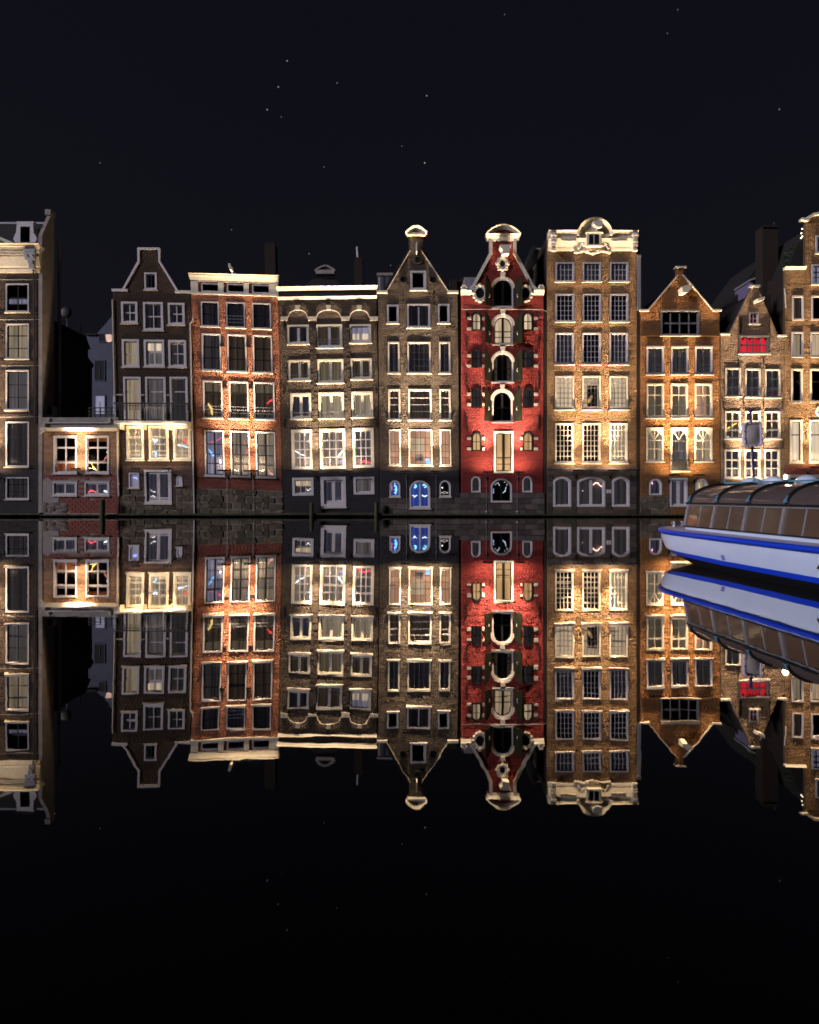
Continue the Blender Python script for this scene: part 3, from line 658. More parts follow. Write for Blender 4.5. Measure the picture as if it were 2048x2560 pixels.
# ==================================================================================== HOUSE D : red-orange brick, straight cornice
Dh = House('leaning orange-red brick house with white straight cornice and three attic lights', 484, 702, 'D', kx=.022, ky=.030, xc=590, yc=1000, y=.0)
for i, (x0, x1) in enumerate(((503, 548), (566, 613), (631, 678))):
    Dh.win(x0, 754 + 2 * i, x1, 816 + 3 * i, c=2, r=(0, .48, 1) if i != 1 else (0, 1), k='dk', sash='black', fw=3, sw=2.6, bar=1.3, mull=2.4 if i == 1 else None, rails=(.55, .69, .83) if i == 1 else (), sill=1, frame='grey' if 0 else 'white')
for i, (x0, x1) in enumerate(((505, 553), (569, 617), (633, 681))): Dh.win(x0, 834 + 2 * i, x1, 926 + 3 * i, c=2, r=(0, .34, .68, 1), k='dm' if i == 0 else 'ol', sash='black', fw=3.2, sw=2, bar=1.1)
for i, (x0, x1) in enumerate(((508, 557), (573, 622), (635, 687))): Dh.win(x0, 952 + 2 * i, x1, 1045 + 2 * i, c=2, r=(0, .28, 1), k='ol', sash='black', fw=3.4, sw=2, bar=1.6, rails=(.70, .79, .88), halfblind=('ol2', 0, .27))
for i, (x0, x1) in enumerate(((512, 561), (577, 625), (640, 689))): Dh.win(x0, 1076 + 2 * i, x1, 1190 + 2 * i, c=2, r=(0, .28, .52, .75, 1), k=('li', 'w2', 'w2')[i], sash='black', fw=3, sw=2.4, mull=2.2, bar=1.1, halfblind=('wm', 0, .26) if i == 2 else None)
for x0 in (504, 568, 631): 
    Dh.win(x0, 708 + (x0 - 504) * .03, x0 + 46, 730 + (x0 - 504) * .03, c=1, r=(0, 1), k='bk', sash='grey', fw=3, sw=1.2, name='attic_window', sill=0)
Dh.blocks(484, 1224, 702, 1289, 4, 25, M['rubble'], 'rubble_stone', .55, .07, .03, irregular=1)
Dh.wall([(484, 1291), (702, 1291), (702, 690), (484, 690)], depth=8, top=700, base=(1196, 'Dd'), xs=(484, 702))
fr_ = MB()
for p, q in ((484, 502), (552, 566), (616, 629), (679, 702)): fr_.bp(p, 705, q, 736, -.075, .0)
fr_.bp(484, 704, 702, 706.5, -.075, 0).bp(484, 733, 702, 737, -.085, 0)
Dh.part('frieze', M['cream'], fr_)
Dh.cornice(484, 702, [(688, 692, .30), (692, 697, .24), (697, 703, .15)], 'cream')
Dh.part('cornice_moulding', M['cream'], MB().bp(483, 735, 703, 738.5, -.10, -.0))
Dh.part('roof', M['tile'], MB().add([(X(500), 1, Z(706)), (X(690), 1, Z(706)), (X(690), 8, Z(706)), (X(500), 8, Z(706)), (X(590), 3.5, Z(650)), (X(590), 6, Z(650))], [(0, 1, 4), (1, 2, 5, 4), (2, 3, 5), (3, 0, 4, 5)]))
Dh.part('chimney', M['dark_brick'], MB().box(X(652), X(680), 2.5, 3.4, Z(720), Z(576)).box(X(656), X(664), 2.6, 3.3, Z(576), Z(570)).box(X(668), X(676), 2.6, 3.3, Z(576), Z(568)))
Dh.part('stay_rod', M['iron'], MB().tube([(X(655), 2.9, Z(630)), (X(596), 3.4, Z(640))], .02, 4).tube([(X(655), 2.9, Z(636)), (X(604), 3, Z(655))], .02, 4))
Dh.part('hoist_beam', M['cream'], MB().prism([(X(586), Z(668)), (X(590), Z(668)), (X(593), Z(676)), (X(593), Z(683)), (X(589), Z(684)), (X(586), Z(676))], -.9, .5).tube([(X(590), -.3, Z(684)), (X(590), -.3, Z(690))], .04, 5))
for (x, y) in ((556, 862), (621, 864), (562, 965), (627, 967), (567, 1090), (632, 1093)):
    xx, yy = Dh.pt(x, y); mb = MB()
    for t in (-4.5, -1.5, 1.5, 4.5): mb.bp(xx + t - .7, yy - 3, xx + t + .7, yy + 3, -.075, 0)
    mb.bp(xx - 6, yy + 3.2, xx + 6, yy + 4.4, -.07, 0); Dh.part('date_numerals', M['iron'], mb)
flood(Dh, 569, 1176, 85, WARM, 'on the orange-red brick house', bar=34); flood(Dh, 634, 1177, 85, WARM, 'on the orange-red brick house', bar=34)
for x in (569, 634): Dh.part('lamp_cable', M['lead'], MB().tube([(X(Dh.pt(x, 1235)[0]), -.1, Z(1190)), (X(Dh.pt(x, 1235)[0]), -.1, Z(1284))], .012, 5))
neon(Dh, [(519, 1008), (524, 1017), (529, 1028), (527, 1034)], [3, 5, 6, 5], (1, .72, .22), 1.1, 'yellow hand-like reflected neon glow in the left railed window of the orange-red house')
neon(Dh, [(666, 1009), (673, 1003), (680, 998)], [2.5, 4, 3], (1, .10, .10), 1.2, 'red reflected neon patch in the right railed window of the orange-red house')
neon(Dh, [(521, 1106), (536, 1103), (547, 1097), (555, 1092)], [1, 1.6, 2.2, 2.6], (1, .10, .16), 1.4, 'long red reflected neon streak in the tall left window of the orange-red house')
neon(Dh, [(520, 1122), (526, 1133), (533, 1141)], [2, 4, 4], (.25, .6, 1), 1.5, 'bright blue reflected neon patch in the tall left window of the orange-red house')
neon(Dh, [(549, 1149), (550, 1158)], [3, 5], (.75, .9, 1), 3, 'white reflected neon shape in the tall left window of the orange-red house')
neon(Dh, [(607, 1099), (611, 1110)], [1.5, 2], (1, .25, .12), .8, 'thin red reflected neon stroke in the tall middle window of the orange-red house')
neon(Dh, [(616, 1122), (616, 1134)], [3, 4], (1, .22, .16), .8, 'soft red reflected neon block in the tall middle window of the orange-red house')
neon(Dh, [(670, 1174), (675, 1183), (681, 1186)], [2, 4, 3], (1, .5, .4), .9, 'pinkish reflected neon glow low in the tall right window of the orange-red house')

# ==================================================================================== HOUSE E : dark house with double cornice and arches
E = House('wide dark brown house with twin cornice lines and three blind arches with keystones', 702, 946, 'E', kx=.020, ky=-.016, xc=822, yc=1000, y=.02)
for i, (x0, x1, y0, y1, k) in enumerate(((719, 773, 812, 860, 'dk'), (791, 856, 811, 869, 'ol'), (874, 928, 811, 857, 'li'))): E.win(x0, y0, x1, y1, c=2, r=(0, 1), k=k, fw=4.5, sw=2.5, mull=3.4, rails=(.68, .83) if i == 1 else (), frame='cream', sash='white', halfblind=('br', .45, .9) if i == 2 else None)
for i, (x0, x1, y0, y1, k) in enumerate(((722, 776, 900, 951, 'ol'), (794, 859, 898, 957, 'ol2'), (877, 930, 896, 948, 'ol'))): E.win(x0, y0, x1, y1, c=2, r=(0, 1), k=k, fw=4.5, sw=2.5, mull=3.4, rails=(.8,) , frame='cream', sash='cream')
for i, (x0, x1, y0, y1, k) in enumerate(((726, 779, 983, 1047, 'pu'), (797, 860, 981, 1046, 'wm'), (879, 933, 979, 1043, 'wm'))): E.win(x0, y0, x1, y1, c=2, r=(0, 1), k=k, fw=5, sw=2.5, mull=3.4, rails=(.82,), frame='cream', sash='cream')
for i, (x0, x1, y0, y1, k) in enumerate(((729, 782, 1074, 1173, 'w2'), (800, 864, 1072, 1172, 'w2'), (882, 935, 1070, 1169, 'gr'))): E.win(x0, y0, x1, y1, c=3, r=(0, .25, .5, .75, 1), k=k, fw=6, sw=2, bar=1.1, frame='cream', sash='white', sill=0)
E.win(731, 1194, 784, 1239, c=3, r=(0, .45, 1), k='dm', fw=6, sw=2, bar=.8, sill=0, halfblind=('cr', 0, .42)); E.win(884, 1192, 936, 1236, c=1, r=(0, 1), k='gr', fw=6, sw=2, sill=0)
E.win(802, 1192, 865, 1268, c=2, r=(0, .95, 1), k='pu', fw=8, sw=4, mull=4, name='door', bar=1.5)
E.wall([(702, 1291), (946, 1291), (946, 720), (702, 720)], depth=8, top=735, base=(1174, 'Ed'), xs=(702, 946), rough=.024)
E.cornice(702, 946, [(718, 722, .34), (722, 727, .24)], 'cream'); E.cornice(702, 946, [(742, 745, .18), (745, 748, .12)], 'cream', 'cornice_moulding')
E.part('frieze', M['dark_brick'], MB().bp(703, 728, 945, 741, -.06, 0))
for (cx, hw) in ((745, 25), (822, 31), (899, 25)):
    cx, yy = E.pt(cx, 795); hh = 20
    arc = [(X(cx - hw + 2 * hw * i / 14), Z(yy - hh * math.sqrt(max(0, 1 - (-1 + 2 * i / 14) ** 2)))) for i in range(15)]
    E.part('arch_moulding', M['stonew'], MB().tube([(a, -.08, b) for a, b in arc], .032, 5))
    E.part('keystone', M['stonew'], MB().prism([(X(cx - 4.5), Z(yy - 19)), (X(cx + 4.5), Z(yy - 19)), (X(cx + 6), Z(yy - 31)), (X(cx - 6), Z(yy - 31))], -.16, 0))
for (a, b) in ((702, 719), (771, 792), (854, 874), (925, 945)):
    p, q = E.pt(a, 798), E.pt(b, 798); m_ = (p[0] + q[0]) / 2
    for u, v in ((p[0], m_ - .4), (m_ + .4, q[0])): E.part('impost_stone', M['stonew'], MB().bp(u, p[1] - 6, v, p[1] + 4, -.11, 0))
for (a, b) in ((778, 795), (861, 878)):      # brick pilasters between the windows
    p = E.pt(a, 990); q = E.pt(b, 990)
    mb = MB(); n = 0
    for yy in np.arange(p[1] - 60 - 110, p[1] + 185, 3.5):
        for c_ in range(2):
            o_ = 1.5 if int(n) % 2 else 0
            x0_ = p[0] + c_ * 8.3 + (0 if c_ == 0 else -o_); x1_ = p[0] + 8.3 + c_ * 8.3 - (o_ if c_ == 0 else 0)
            mb.bp(x0_ + .15, yy, x1_ - .15, yy + 3.2, -.085 - random.random() * .03, 0)
        n += 1
    o = E.part('brick_pilaster', BR['E'], mb, E.wallo)
    at = o.data.color_attributes.new('tint', 'FLOAT_COLOR', 'POINT'); nb = len(o.data.vertices) // 8
    v = np.repeat(.65 + .6 * rng.random(nb), 8); at.data.foreach_set('color', np.stack([v, v, v, v * 0 + 1], 1).reshape(-1))
for x in (786, 869, 710, 940):
    for (a, b) in ((805, 822), (962, 985), (1046, 1068)): E.anchor(x, a, b)
E.part('roof', M['tile'], MB().add([(X(742), 1, Z(724)), (X(868), 1, Z(724)), (X(868), 8, Z(724)), (X(742), 8, Z(724)), (X(780), 2, Z(674)), (X(838), 2, Z(674)), (X(838), 7, Z(674)), (X(780), 7, Z(674))], [(0, 1, 5, 4), (1, 2, 6, 5), (2, 3, 7, 6), (3, 0, 4, 7), (4, 5, 6, 7)]))
pd = E.part('roof_pediment', M['plaster'], MB().bp(789, 658, 837, 667, 1.5, 2.2))
E.part('pediment_arch', M['plaster'], MB().tube([(X(787 + 52 * i / 10), 1.7, Z(657 - 12 * math.sin(math.pi * i / 10))) for i in range(11)], .09, 6).tube([(X(786), 1.7, Z(657)), (X(840), 1.7, Z(657))], .07, 6), pd)
E.part('pediment_panel', M['dark_brick'], MB().prism([(X(788 + 50 * i / 10), Z(657 - 11 * math.sin(math.pi * i / 10))) for i in range(11)], 1.75, 2.2), pd)
E.part('chimney', M['dark_brick'], MB().box(X(887), X(909), 1.8, 2.6, Z(724), Z(630)).box(X(890), X(909), 1.85, 2.55, Z(630), Z(622)))
E.part('flue_pole', M['bluewall'] if 0 else M['pipe'], MB().tube([(X(897), 2.1, Z(624)), (X(896), 2.1, Z(592))], .09, 7))
E.part('stay_rod', M['iron'], MB().tube([(X(889), 2.1, Z(705)), (X(850), 2, Z(706))], .02, 4).tube([(X(889), 2.1, Z(708)), (X(858), 2, Z(716))], .02, 4))
flood(E, 791, 1179, 85, PALE, 'on the house with three blind arches', bar=22); flood(E, 874, 1178, 85, PALE, 'on the house with three blind arches', bar=22)
neon(E, [(737, 1127), (750, 1135), (763, 1140)], [1.4, 1.8, 1.6], (.8, .9, 1), 4, 'long white reflected neon streak in the tall left window of the three-arch house')
neon(E, [(842, 1143), (848, 1137), (856, 1126)], [1, 4, 2], (.55, .75, 1), 4, 'white-blue reflected neon flare in the tall middle window of the three-arch house')
neon(E, [(849, 1153), (856, 1152)], [2, 2], (.1, .2, 1), 3, 'deep blue reflected neon dash in the tall middle window of the three-arch house')
neon(E, [(826, 1148), (826, 1154)], [1, 1], (.8, .85, 1), 2, 'tiny white reflected neon tick in the tall middle window of the three-arch house')
neon(E, [(891, 1161), (903, 1157), (910, 1152), (918, 1156), (927, 1158)], [1.5, 3, 6, 4, 5], (1, .13, .16), 1.0, 'red reflected neon mass at the foot of the tall right window of the three-arch house')
neon(E, [(838, 1255), (847, 1252), (855, 1251)], [1.2, 2, 1.2], (.65, .85, 1), 4, 'icy blue reflected neon stroke in the double door of the three-arch house')
neon(E, [(766, 1222), (769, 1227), (776, 1221)], [1, 1.6, 1], (.9, .88, .8), 2, 'white tick of reflected light in the small basement window of the three-arch house')

# ==================================================================================== HOUSE F : dark spout gable with pediment cap
Fh = House('dark brown spout-gabled house with glowing white pediment cap and round windows', 948, 1147, 'F', kx=.010, xc=1046, yc=1000)
Fh.win(1026, 677, 1066, 725, c=1, r=(0, 1), k='bk', fw=5, sw=2, rise=0)
for (cx, cy) in ((1045, 650), (1009, 699), (1083, 700)): Fh.win(cx - 9, cy - 9, cx + 9, cy + 9, c=1, r=(0, 1), k='bk', frame='iron', sash='black', fw=2, sw=1, rise=8.9, sill=0, name='round_window') if 0 else None
for x0, x1, y0, y1, n in ((968, 997, 762, 808, 3), (1018, 1076, 760, 819, 2), (1095, 1124, 760, 808, 3)): Fh.win(x0, y0, x1, y1, c=n if n == 2 else 1, r=(0, 1), k='bk' if n == 3 else 'dk', fw=4, sw=1.2, bar=1.4)
for x0, x1, n in ((970, 999, 2), (1019, 1077, 4), (1098, 1126, 2)): Fh.win(x0, 855, x1, 933, c=n, r=(0, .3, .55, .8, 1), k='dk', fw=3.4, sw=1, bar=.6, frame='cream', sash='grey')
for x0, x1, n in ((971, 1001, 2), (1021, 1079, 4), (1099, 1127, 2)): Fh.win(x0, 973, x1, 1050, c=1, r=(0, .25, .5, .75, 1), k='ol', fw=3.4, sw=1, bar=.8, frame='cream', sash='white')
Fh.win(973, 1074, 1002, 1163, c=2, r=(0, .4, .62, .8, 1), k=None, room='sal', fw=3.2, sw=1, bar=.5, frame='cream', sash='black'); Fh.win(1022, 1074, 1081, 1164, c=4, r=(0, .2, .4, .62, .8, 1), k=None, room='sal', fw=3.2, sw=1, bar=.5, frame='cream', sash='black'); Fh.win(1100, 1074, 1128, 1164, c=2, r=(0, .4, .62, .8, 1), k='bk', room='sal', gap=(.0, .75), fw=3.2, sw=1, bar=.5, frame='cream', sash='black')
Fh.win(974, 1201, 1001, 1242, c=1, r=(0, 1), k='bl', fw=3, sw=1, rise=13); Fh.win(1024, 1201, 1076, 1271, c=2, r=(0, 1), k='bl', fw=4, sw=2, rise=20, mull=2, name='door'); Fh.win(1099, 1201, 1127, 1242, c=1, r=(0, 1), k='bk', fw=3, sw=1, rise=13)
Fh.blocks(949, 1244, 1150, 1288, 3, 34, M['block'])
Fh.wall([(948, 1291), (1147, 1291), (1147, 731), (1124, 731), (1061, 628), (1061, 592), (1026, 592), (1026, 628), (969, 731), (948, 731)], depth=8, top=740, base=(1176, 'Ed'), xs=(948, 1152), rough=.026)
Fh.gable_roof(950, 1146, 742, 1040, 1048, 636)
for (cx, cy) in ((1045, 650), (1009, 699), (1083, 700)):
    cx, cy = Fh.pt(cx, cy); ci = lambda r: [(X(cx + r * math.cos(2 * math.pi * i / 20)), Z(cy + r * math.sin(2 * math.pi * i / 20))) for i in range(20)]
    rw = Fh.part('round_window', M['iron'], MB().ring(ci(9.5), ci(7), -.14, .0))
    Fh.part('pane', M['black'], MB().prism(ci(7), -.06, -.04), rw)
Fh.part('pediment_cap', M['cream'], MB().prism([(X(1022), Z(591)), (X(1068), Z(591)), (X(1068), Z(586)), (X(1022), Z(586))], -.34, .5))
Fh.part('pediment_arch', M['cream'], MB().cove([(X(1018 + 54 * i / 12), Z(585 - 16 * math.sin(math.pi * i / 12))) for i in range(13)], [(X(1023 + 44 * i / 12), Z(587 - 10 * math.sin(math.pi * i / 12))) for i in range(13)], -.5, -.2, .5))
Fh.part('pediment_panel', M['stonew'], MB().prism([(X(1067 - 44 * i / 12), Z(586 - 10.5 * math.sin(math.pi * i / 12))) for i in range(13)], -.12, .4))
Fh.strip('gable_coping', M['stonew'], [(969, 729), (1029, 627)], 1.8, -.1, .2); Fh.strip('gable_coping', M['stonew'], [(1058, 627), (1124, 729)], 1.8, -.1, .2)
for sx in (-1, 1):   # ragged sloping brick edge behind the coping
    for i in range(13):
        t = i / 12; xx = (1024 - 62 * t) if sx < 0 else (1063 + 68 * t); Fh.part('slope_brick', M['dark_brick'], MB().prism([(X(xx - 4), Z(632 + 100 * t)), (X(xx + 4), Z(632 + 100 * t)), (X(xx + 2 * sx), Z(624 + 100 * t))], .0, .6))
Fh.strip('gable_coping', M['cream'], [(947, 731), (970, 731)], 6, -.2); Fh.strip('gable_coping', M['cream'], [(1123, 731), (1147, 731)], 6, -.2)
Fh.part('hoist_beam', M['cream'], MB().prism([(X(1043.8), Z(637)), (X(1046.6), Z(637)), (X(1047), Z(616)), (X(1045), Z(613)), (X(1043.4), Z(616))], -.75, 0))
for x in (1008, 1084): Fh.anchor(x, 725, 760, 1.4)
dm = Fh.part('side_dormer', M['plaster'], MB().box(X(946), X(985), 1.6, 4.0, Z(730), Z(668)).box(X(943), X(986), 1.5, 4.1, Z(672), Z(665)))
Fh.part('pane', M['pu_glass'] if 0 else M['glass'], MB().box(X(952), X(982), 1.585, 1.592, Z(728), Z(674)), dm); Fh.part('pane_backing', M['c_pu'], MB().box(X(952), X(982), 1.593, 1.599, Z(728), Z(674)), dm)
flood(Fh, 1014, 1178, 85, PALE, 'on the dark round-window house'); flood(Fh, 1088, 1178, 85, PALE, 'on the dark round-window house')
for x in (1014, 1088): Fh.part('lamp_cable', M['lead'], MB().tube([(X(x), -.07, Z(1186)), (X(x), -.07, Z(1276))], .012, 5))
neon(Fh, [(987, 1208), (990, 1222), (988, 1236)], [3, 6, 5], (.25, .65, 1), 1.6, 'turquoise reflected neon swirl in the left arched basement window of the round-window house')
neon(Fh, [(979, 1212), (980, 1226)], [2, 2.5], (1, .2, .3), 1.0, 'pink reflected neon edge in the left arched basement window of the round-window house')
for (x, l_) in ((1037, 'left'), (1062, 'right')):
    neon(Fh, [(x - 5, 1213), (x, 1211), (x + 5, 1216), (x, 1219)], [3, 4.5, 4, 3], (.25, .75, 1), 1.8, 'turquoise reflected neon ring in the %s leaf of the blue arched basement door' % l_)
    neon(Fh, [(x - 6, 1238), (x, 1242), (x + 6, 1238)], [2, 2.6, 2], (.7, .85, 1), 2.2, 'white reflected neon lip shape in the %s leaf of the blue arched basement door' % l_)
neon(Fh, [(1106, 1219), (1107, 1219.5)], [2, 2], (1, .9, .85), 3, 'small white reflected dot in the right arched basement window of the round-window house')
neon(Fh, [(1103, 1232), (1112, 1234), (1121, 1232), (1112, 1229), (1103, 1232)], .7, (.95, .85, .85), 1.2, 'white oval reflected light loop in the right arched basement window of the round-window house')
pt_ = MB().bp(1037, 1134, 1057, 1150, .93, .944).build('framed_painting', M['c_gr'], None, Fh); tag(pt_, 'framed painting on the salmon wall inside the round-window house', 'painting')
cb = MB().bp(1026, 1093, 1060, 1128, .925, .944).build('wall_panel', M['r_cr'], None, Fh); tag(cb, 'pale lit wall panel inside the salmon room of the round-window house', 'wall panel')
pb = MB().bp(1062, 1146, 1075, 1160, .6, .62).build('neon_reflection', neon_mat((.35, .6, 1), 1.3), None, Fh); tag(pb, 'pale blue reflected neon square low in the salmon room window', 'neon light', 'neon reflections shaped behind the window glass')

# ==================================================================================== HOUSE G : red painted neck gable
G = House('bright red painted warehouse with white-edged neck gable and dark open shutters', 1153, 1359, 'G', xc=1256, yc=1000)
GC = [(1232, 697, 1283, 768, 'bk', None), (1233, 790, 1282, 861, 'cr', None), (1231, 882, 1283, 955, 'ol', (.3, .7)), (1231, 977, 1281, 1055, 'bk', None)]
for i, (x0, y0, x1, y1, k, gp) in enumerate(GC):
    G.win(x0, y0, x1, y1, c=2, r=(0, .55, .78, 1) if i else (0, .9, 1), k=k, fw=3, sw=2, rise=24, mull=3 if i < 2 else 2.4, sash='black', frame='grey' if 0 else 'white', bar=.8, gap=gp, room='bk' if gp else None, sill=1, sillm='grey')
G.win(1235, 1078, 1284, 1183, c=2, r=(0, .65, .83, 1), k=None, room='or', fw=5, sw=2.5, mull=3.4, sash='black', frame='cream', bar=.9, sill=0, name='door')
G.win(1227, 1196, 1280, 1256, c=2, r=(0, 1), k='bk', fw=4, sw=2, mull=2, rise=17, sash='black', name='door', sill=0)
rowsG = [(780, 826, 'cr'), (873, 919, 'dm'), (969, 1019, 'dm'), (1080, 1128, 'or'), (1191, 1231, 'dm')]
for j, (y0, y1, k) in enumerate(rowsG):
    for sgn, (x0, x1) in ((-1, (1180, 1204)), (1, (1308, 1333))):
        if j == 4: G.win(x0 - 2, y0, x1 - 2, y1, c=1, r=(0, 1), k=k, fw=3, sw=1, rise=12, sill=0)
        else: G.win(x0, y0, x1, y1, c=2, r=(0, .5, 1), k=k, frame='black', sash='black', fw=2.6, sw=.9, bar=.6, rise=12, sill=0)
G.blocks(1150, 1232, 1362, 1288, 4, 30, M['block'])
G.wall([(1153, 1291), (1359, 1291), (1359, 735), (1341, 735), (1292, 636), (1292, 603), (1222, 603), (1222, 636), (1171, 735), (1153, 735)], depth=8, top=745, xs=(1153, 1367), rough=.022)
G.gable_roof(1158, 1354, 748, 1248, 1264, 640)
for j, (y0, y1, k) in enumerate(rowsG[:4]):
    for (xa, xb) in ((1168, 1178), (1206, 1212), (1301, 1306), (1335, 1345)):
        for yy in (y0 + 13, y0 + 39): G.part('corner_stone', M['stonew'], MB().bp(xa, yy, xb, yy + 6.5, -.07, 0))
for i, (x0, y0, x1, y1, k, gp) in enumerate(GC):
    cx = (x0 + x1) / 2
    o_ = arch_poly(X(x0 - 5), Z(y0 + 34), X(x1 + 5), Z(y0 - 5), 30 / S)[1:]; o_ = o_[1:] + []
    a1 = [(X(cx + 30 * math.cos(math.pi * q / 14)), Z(y0 + 24 - 29 * math.sin(math.pi * q / 14))) for q in range(15)]
    a2 = [(X(cx + 26 * math.cos(math.pi * q / 14)), Z(y0 + 24 - 24.4 * math.sin(math.pi * q / 14))) for q in range(15)]
    G.part('arch_moulding', M['stonew'], MB().add([(a, -.09, b) for a, b in a1] + [(a, -.09, b) for a, b in a2] + [(a, .0, b) for a, b in a1] + [(a, .0, b) for a, b in a2],
           [f for q in range(14) for f in ((q, q + 1, q + 16, q + 15), (q, q + 30, q + 31, q + 1), (q + 15, q + 16, q + 46, q + 45))]))
    G.part('keystone', M['stonew'], MB().prism([(X(cx - 4.5), Z(y0 - 3)), (X(cx + 4.5), Z(y0 - 3)), (X(cx + 6), Z(y0 - 15)), (X(cx - 6), Z(y0 - 15))], -.17, 0))
    for sgn in (-1, 1):   # open shutters
        hx = X(cx + sgn * 27.5); wd = 25 / S; ca, sa_ = .72, .69
        prof = [(0, y1 - 1), (1, y1 - 1)] + [(math.cos(q * math.pi / 16), y0 + 16 - 23 * math.sin(q * math.pi / 16)) for q in range(9)][:0] + [(1, y0 - 6), (.7, y0 - 3), (.4, y0 + 4), (.15, y0 + 14), (0, y0 + 26)]
        fr = [(hx + sgn * wd * ca * t, -.06 - wd * sa_ * t, Z(yy)) for t, yy in prof]
        nx, ny = sa_ * .05, -ca * .05 * 1
        bk = [(a + sgn * sa_ * .05, b + ca * .05, c) for a, b, c in fr]
        n = len(fr)
        so_ = G.part('shutter', M['shutter'], MB().add(fr + bk, [tuple(range(n)), tuple(range(2 * n - 1, n - 1, -1))] + [(q, q + n, (q + 1) % n + n, (q + 1) % n) for q in range(n)]))
        zz = Z(y0 + 45); px_ = hx + sgn * wd * ca * .45; G.part('latch', M['pipe'], MB().tube([(px_, -.08 - wd * sa_ * .45, zz + .13), (px_ - sgn * .06, -.1 - wd * sa_ * .45, zz), (px_, -.08 - wd * sa_ * .45, zz - .14)], .025, 5), so_)
G.strip('gable_coping', M['cream'], [(1170, 728), (1184, 715), (1227, 634), (1227, 603)], 7.5, -.16); G.strip('gable_coping', M['cream'], [(1287, 603), (1287, 634), (1331, 716), (1344, 730)], 7.5, -.16)
G.cornice(1219, 1295, [(589, 593, .42), (593, 597, .3), (597, 603, .18)], 'cream', 'cornice')
G.part('pediment_arch', M['cream'], MB().cove([(X(1214 + 86 * i / 16), Z(589 - 23 * abs(math.sin(math.pi * i / 16)) ** .8)) for i in range(17)], [(X(1222 + 70 * i / 16), Z(589 - 13 * abs(math.sin(math.pi * i / 16)) ** .8)) for i in range(17)], -.5, -.22, .4))
G.part('pediment_panel', BR['G_m'], MB().prism([(X(1292 - 70 * i / 16), Z(589 - 13.5 * abs(math.sin(math.pi * i / 16)) ** .8)) for i in range(17)], -.1, .35))
for x0, x1 in ((1152, 1178), (1334, 1360)): G.cornice(x0, x1, [(728, 732, .3), (732, 738, .2)], 'cream', 'shoulder_cornice', False)
for cx in (1160, 1352):
    bl = G.part('scroll_ball', M['stonew'], MB().ball((X(cx), -.1, Z(721)), .24, (1, .8, 1), 12, 8), smooth=True)
    for q in range(6): G.part('scroll_leaf', M['stonew'], MB().ball((X(cx) + .17 * math.cos(q * 1.05), -.26, Z(721) + .17 * math.sin(q * 1.05)), .075), bl)
G.part('hoist_beam', M['cream'], MB().prism([(X(1247), Z(622)), (X(1275), Z(622)), (X(1271), Z(630)), (X(1269), Z(643)), (X(1253), Z(645)), (X(1253), Z(634)), (X(1247), Z(628))], -.85, 0))
def cart(cx, cy, rx, ry, w_, hgt):
    cy_ = cy; ci = lambda a, b: [(X(cx + a * math.cos(2 * math.pi * i / 24)), Z(cy_ + b * math.sin(2 * math.pi * i / 24))) for i in range(24)]
    o = G.part('oval_window', M['stonew'], MB().ring(ci(rx + w_, ry + w_), ci(rx, ry), -.2, .0)); mb = MB()
    for i in range(12):
        a = 2 * math.pi * i / 12; mb.ball((X(cx + (rx + w_) * 1.02 * math.cos(a)), -.14, Z(cy_ + (ry + w_) * 1.04 * math.sin(a))), .10 + .05 * (i % 3 == 0), (1.2, .9, 1), 8, 5)
    G.part('scrollwork', M['stonew'], mb, o, True); G.part('pane', M['black'], MB().prism(ci(rx, ry), -.08, -.06), o)
cart(1256, 661, 6.5, 8.5, 5.5, 0); G.part('cartouche_foot', M['stonew'], MB().bp(1244, 670, 1270, 676, -.16, 0).bp(1244, 646, 1270, 651, -.16, 0))
cart(1200, 734, 11, 13.5, 5.5, 0); cart(1313, 734, 11, 13.5, 5.5, 0)
G.part('cable', M['pipe'], MB().tube([(X(1154), -.09, Z(774)), (X(1255), -.2, Z(775)), (X(1357), -.09, Z(775)), (X(1367), -.09, Z(780))], .014, 5))
for x in (1166, 1347):
    for a, b in ((780, 800), (840, 870), (930, 972), (1040, 1074)): G.anchor(x, a, b, 2.4)
for x in (1217, 1296):
    for a, b in ((962, 976), (1056, 1072)): G.anchor(x, a, b, 1.2)
flood(G, 1216, 1180, 84, PALE, 'on the bright red warehouse'); flood(G, 1294, 1180, 84, PALE, 'on the bright red warehouse')
for x in (1216, 1293):
    G.part('lamp_cable', M['lead'], MB().tube([(X(x), -.07, Z(1188)), (X(x), -.07, Z(1276))], .012, 5)); G.part('cable_end', M['white'], MB().ball((X(x), -.1, Z(1279)), .06))
for i, (pts, r_, c_, l_) in enumerate([([(1238, 1212), (1246, 1206), (1250, 1214)], 1.2, (.7, .75, .8), 'grey loop of reflected light in the left leaf of the arched red warehouse door'),
        ([(1234, 1222), (1235, 1234)], 2, (.35, .45, 1), 'blue reflected light stroke in the left leaf of the arched red warehouse door'), ([(1262, 1206), (1270, 1204), (1268, 1214)], 1.2, (.75, .75, .7), 'grey loop of reflected light in the right leaf of the arched red warehouse door'),
        ([(1266, 1218), (1264, 1228), (1258, 1232)], 1.6, (.6, .7, .9), 'pale reflected light stroke in the right leaf of the arched red warehouse door')]):
    neon(G, pts, r_, c_, 1.3, l_)

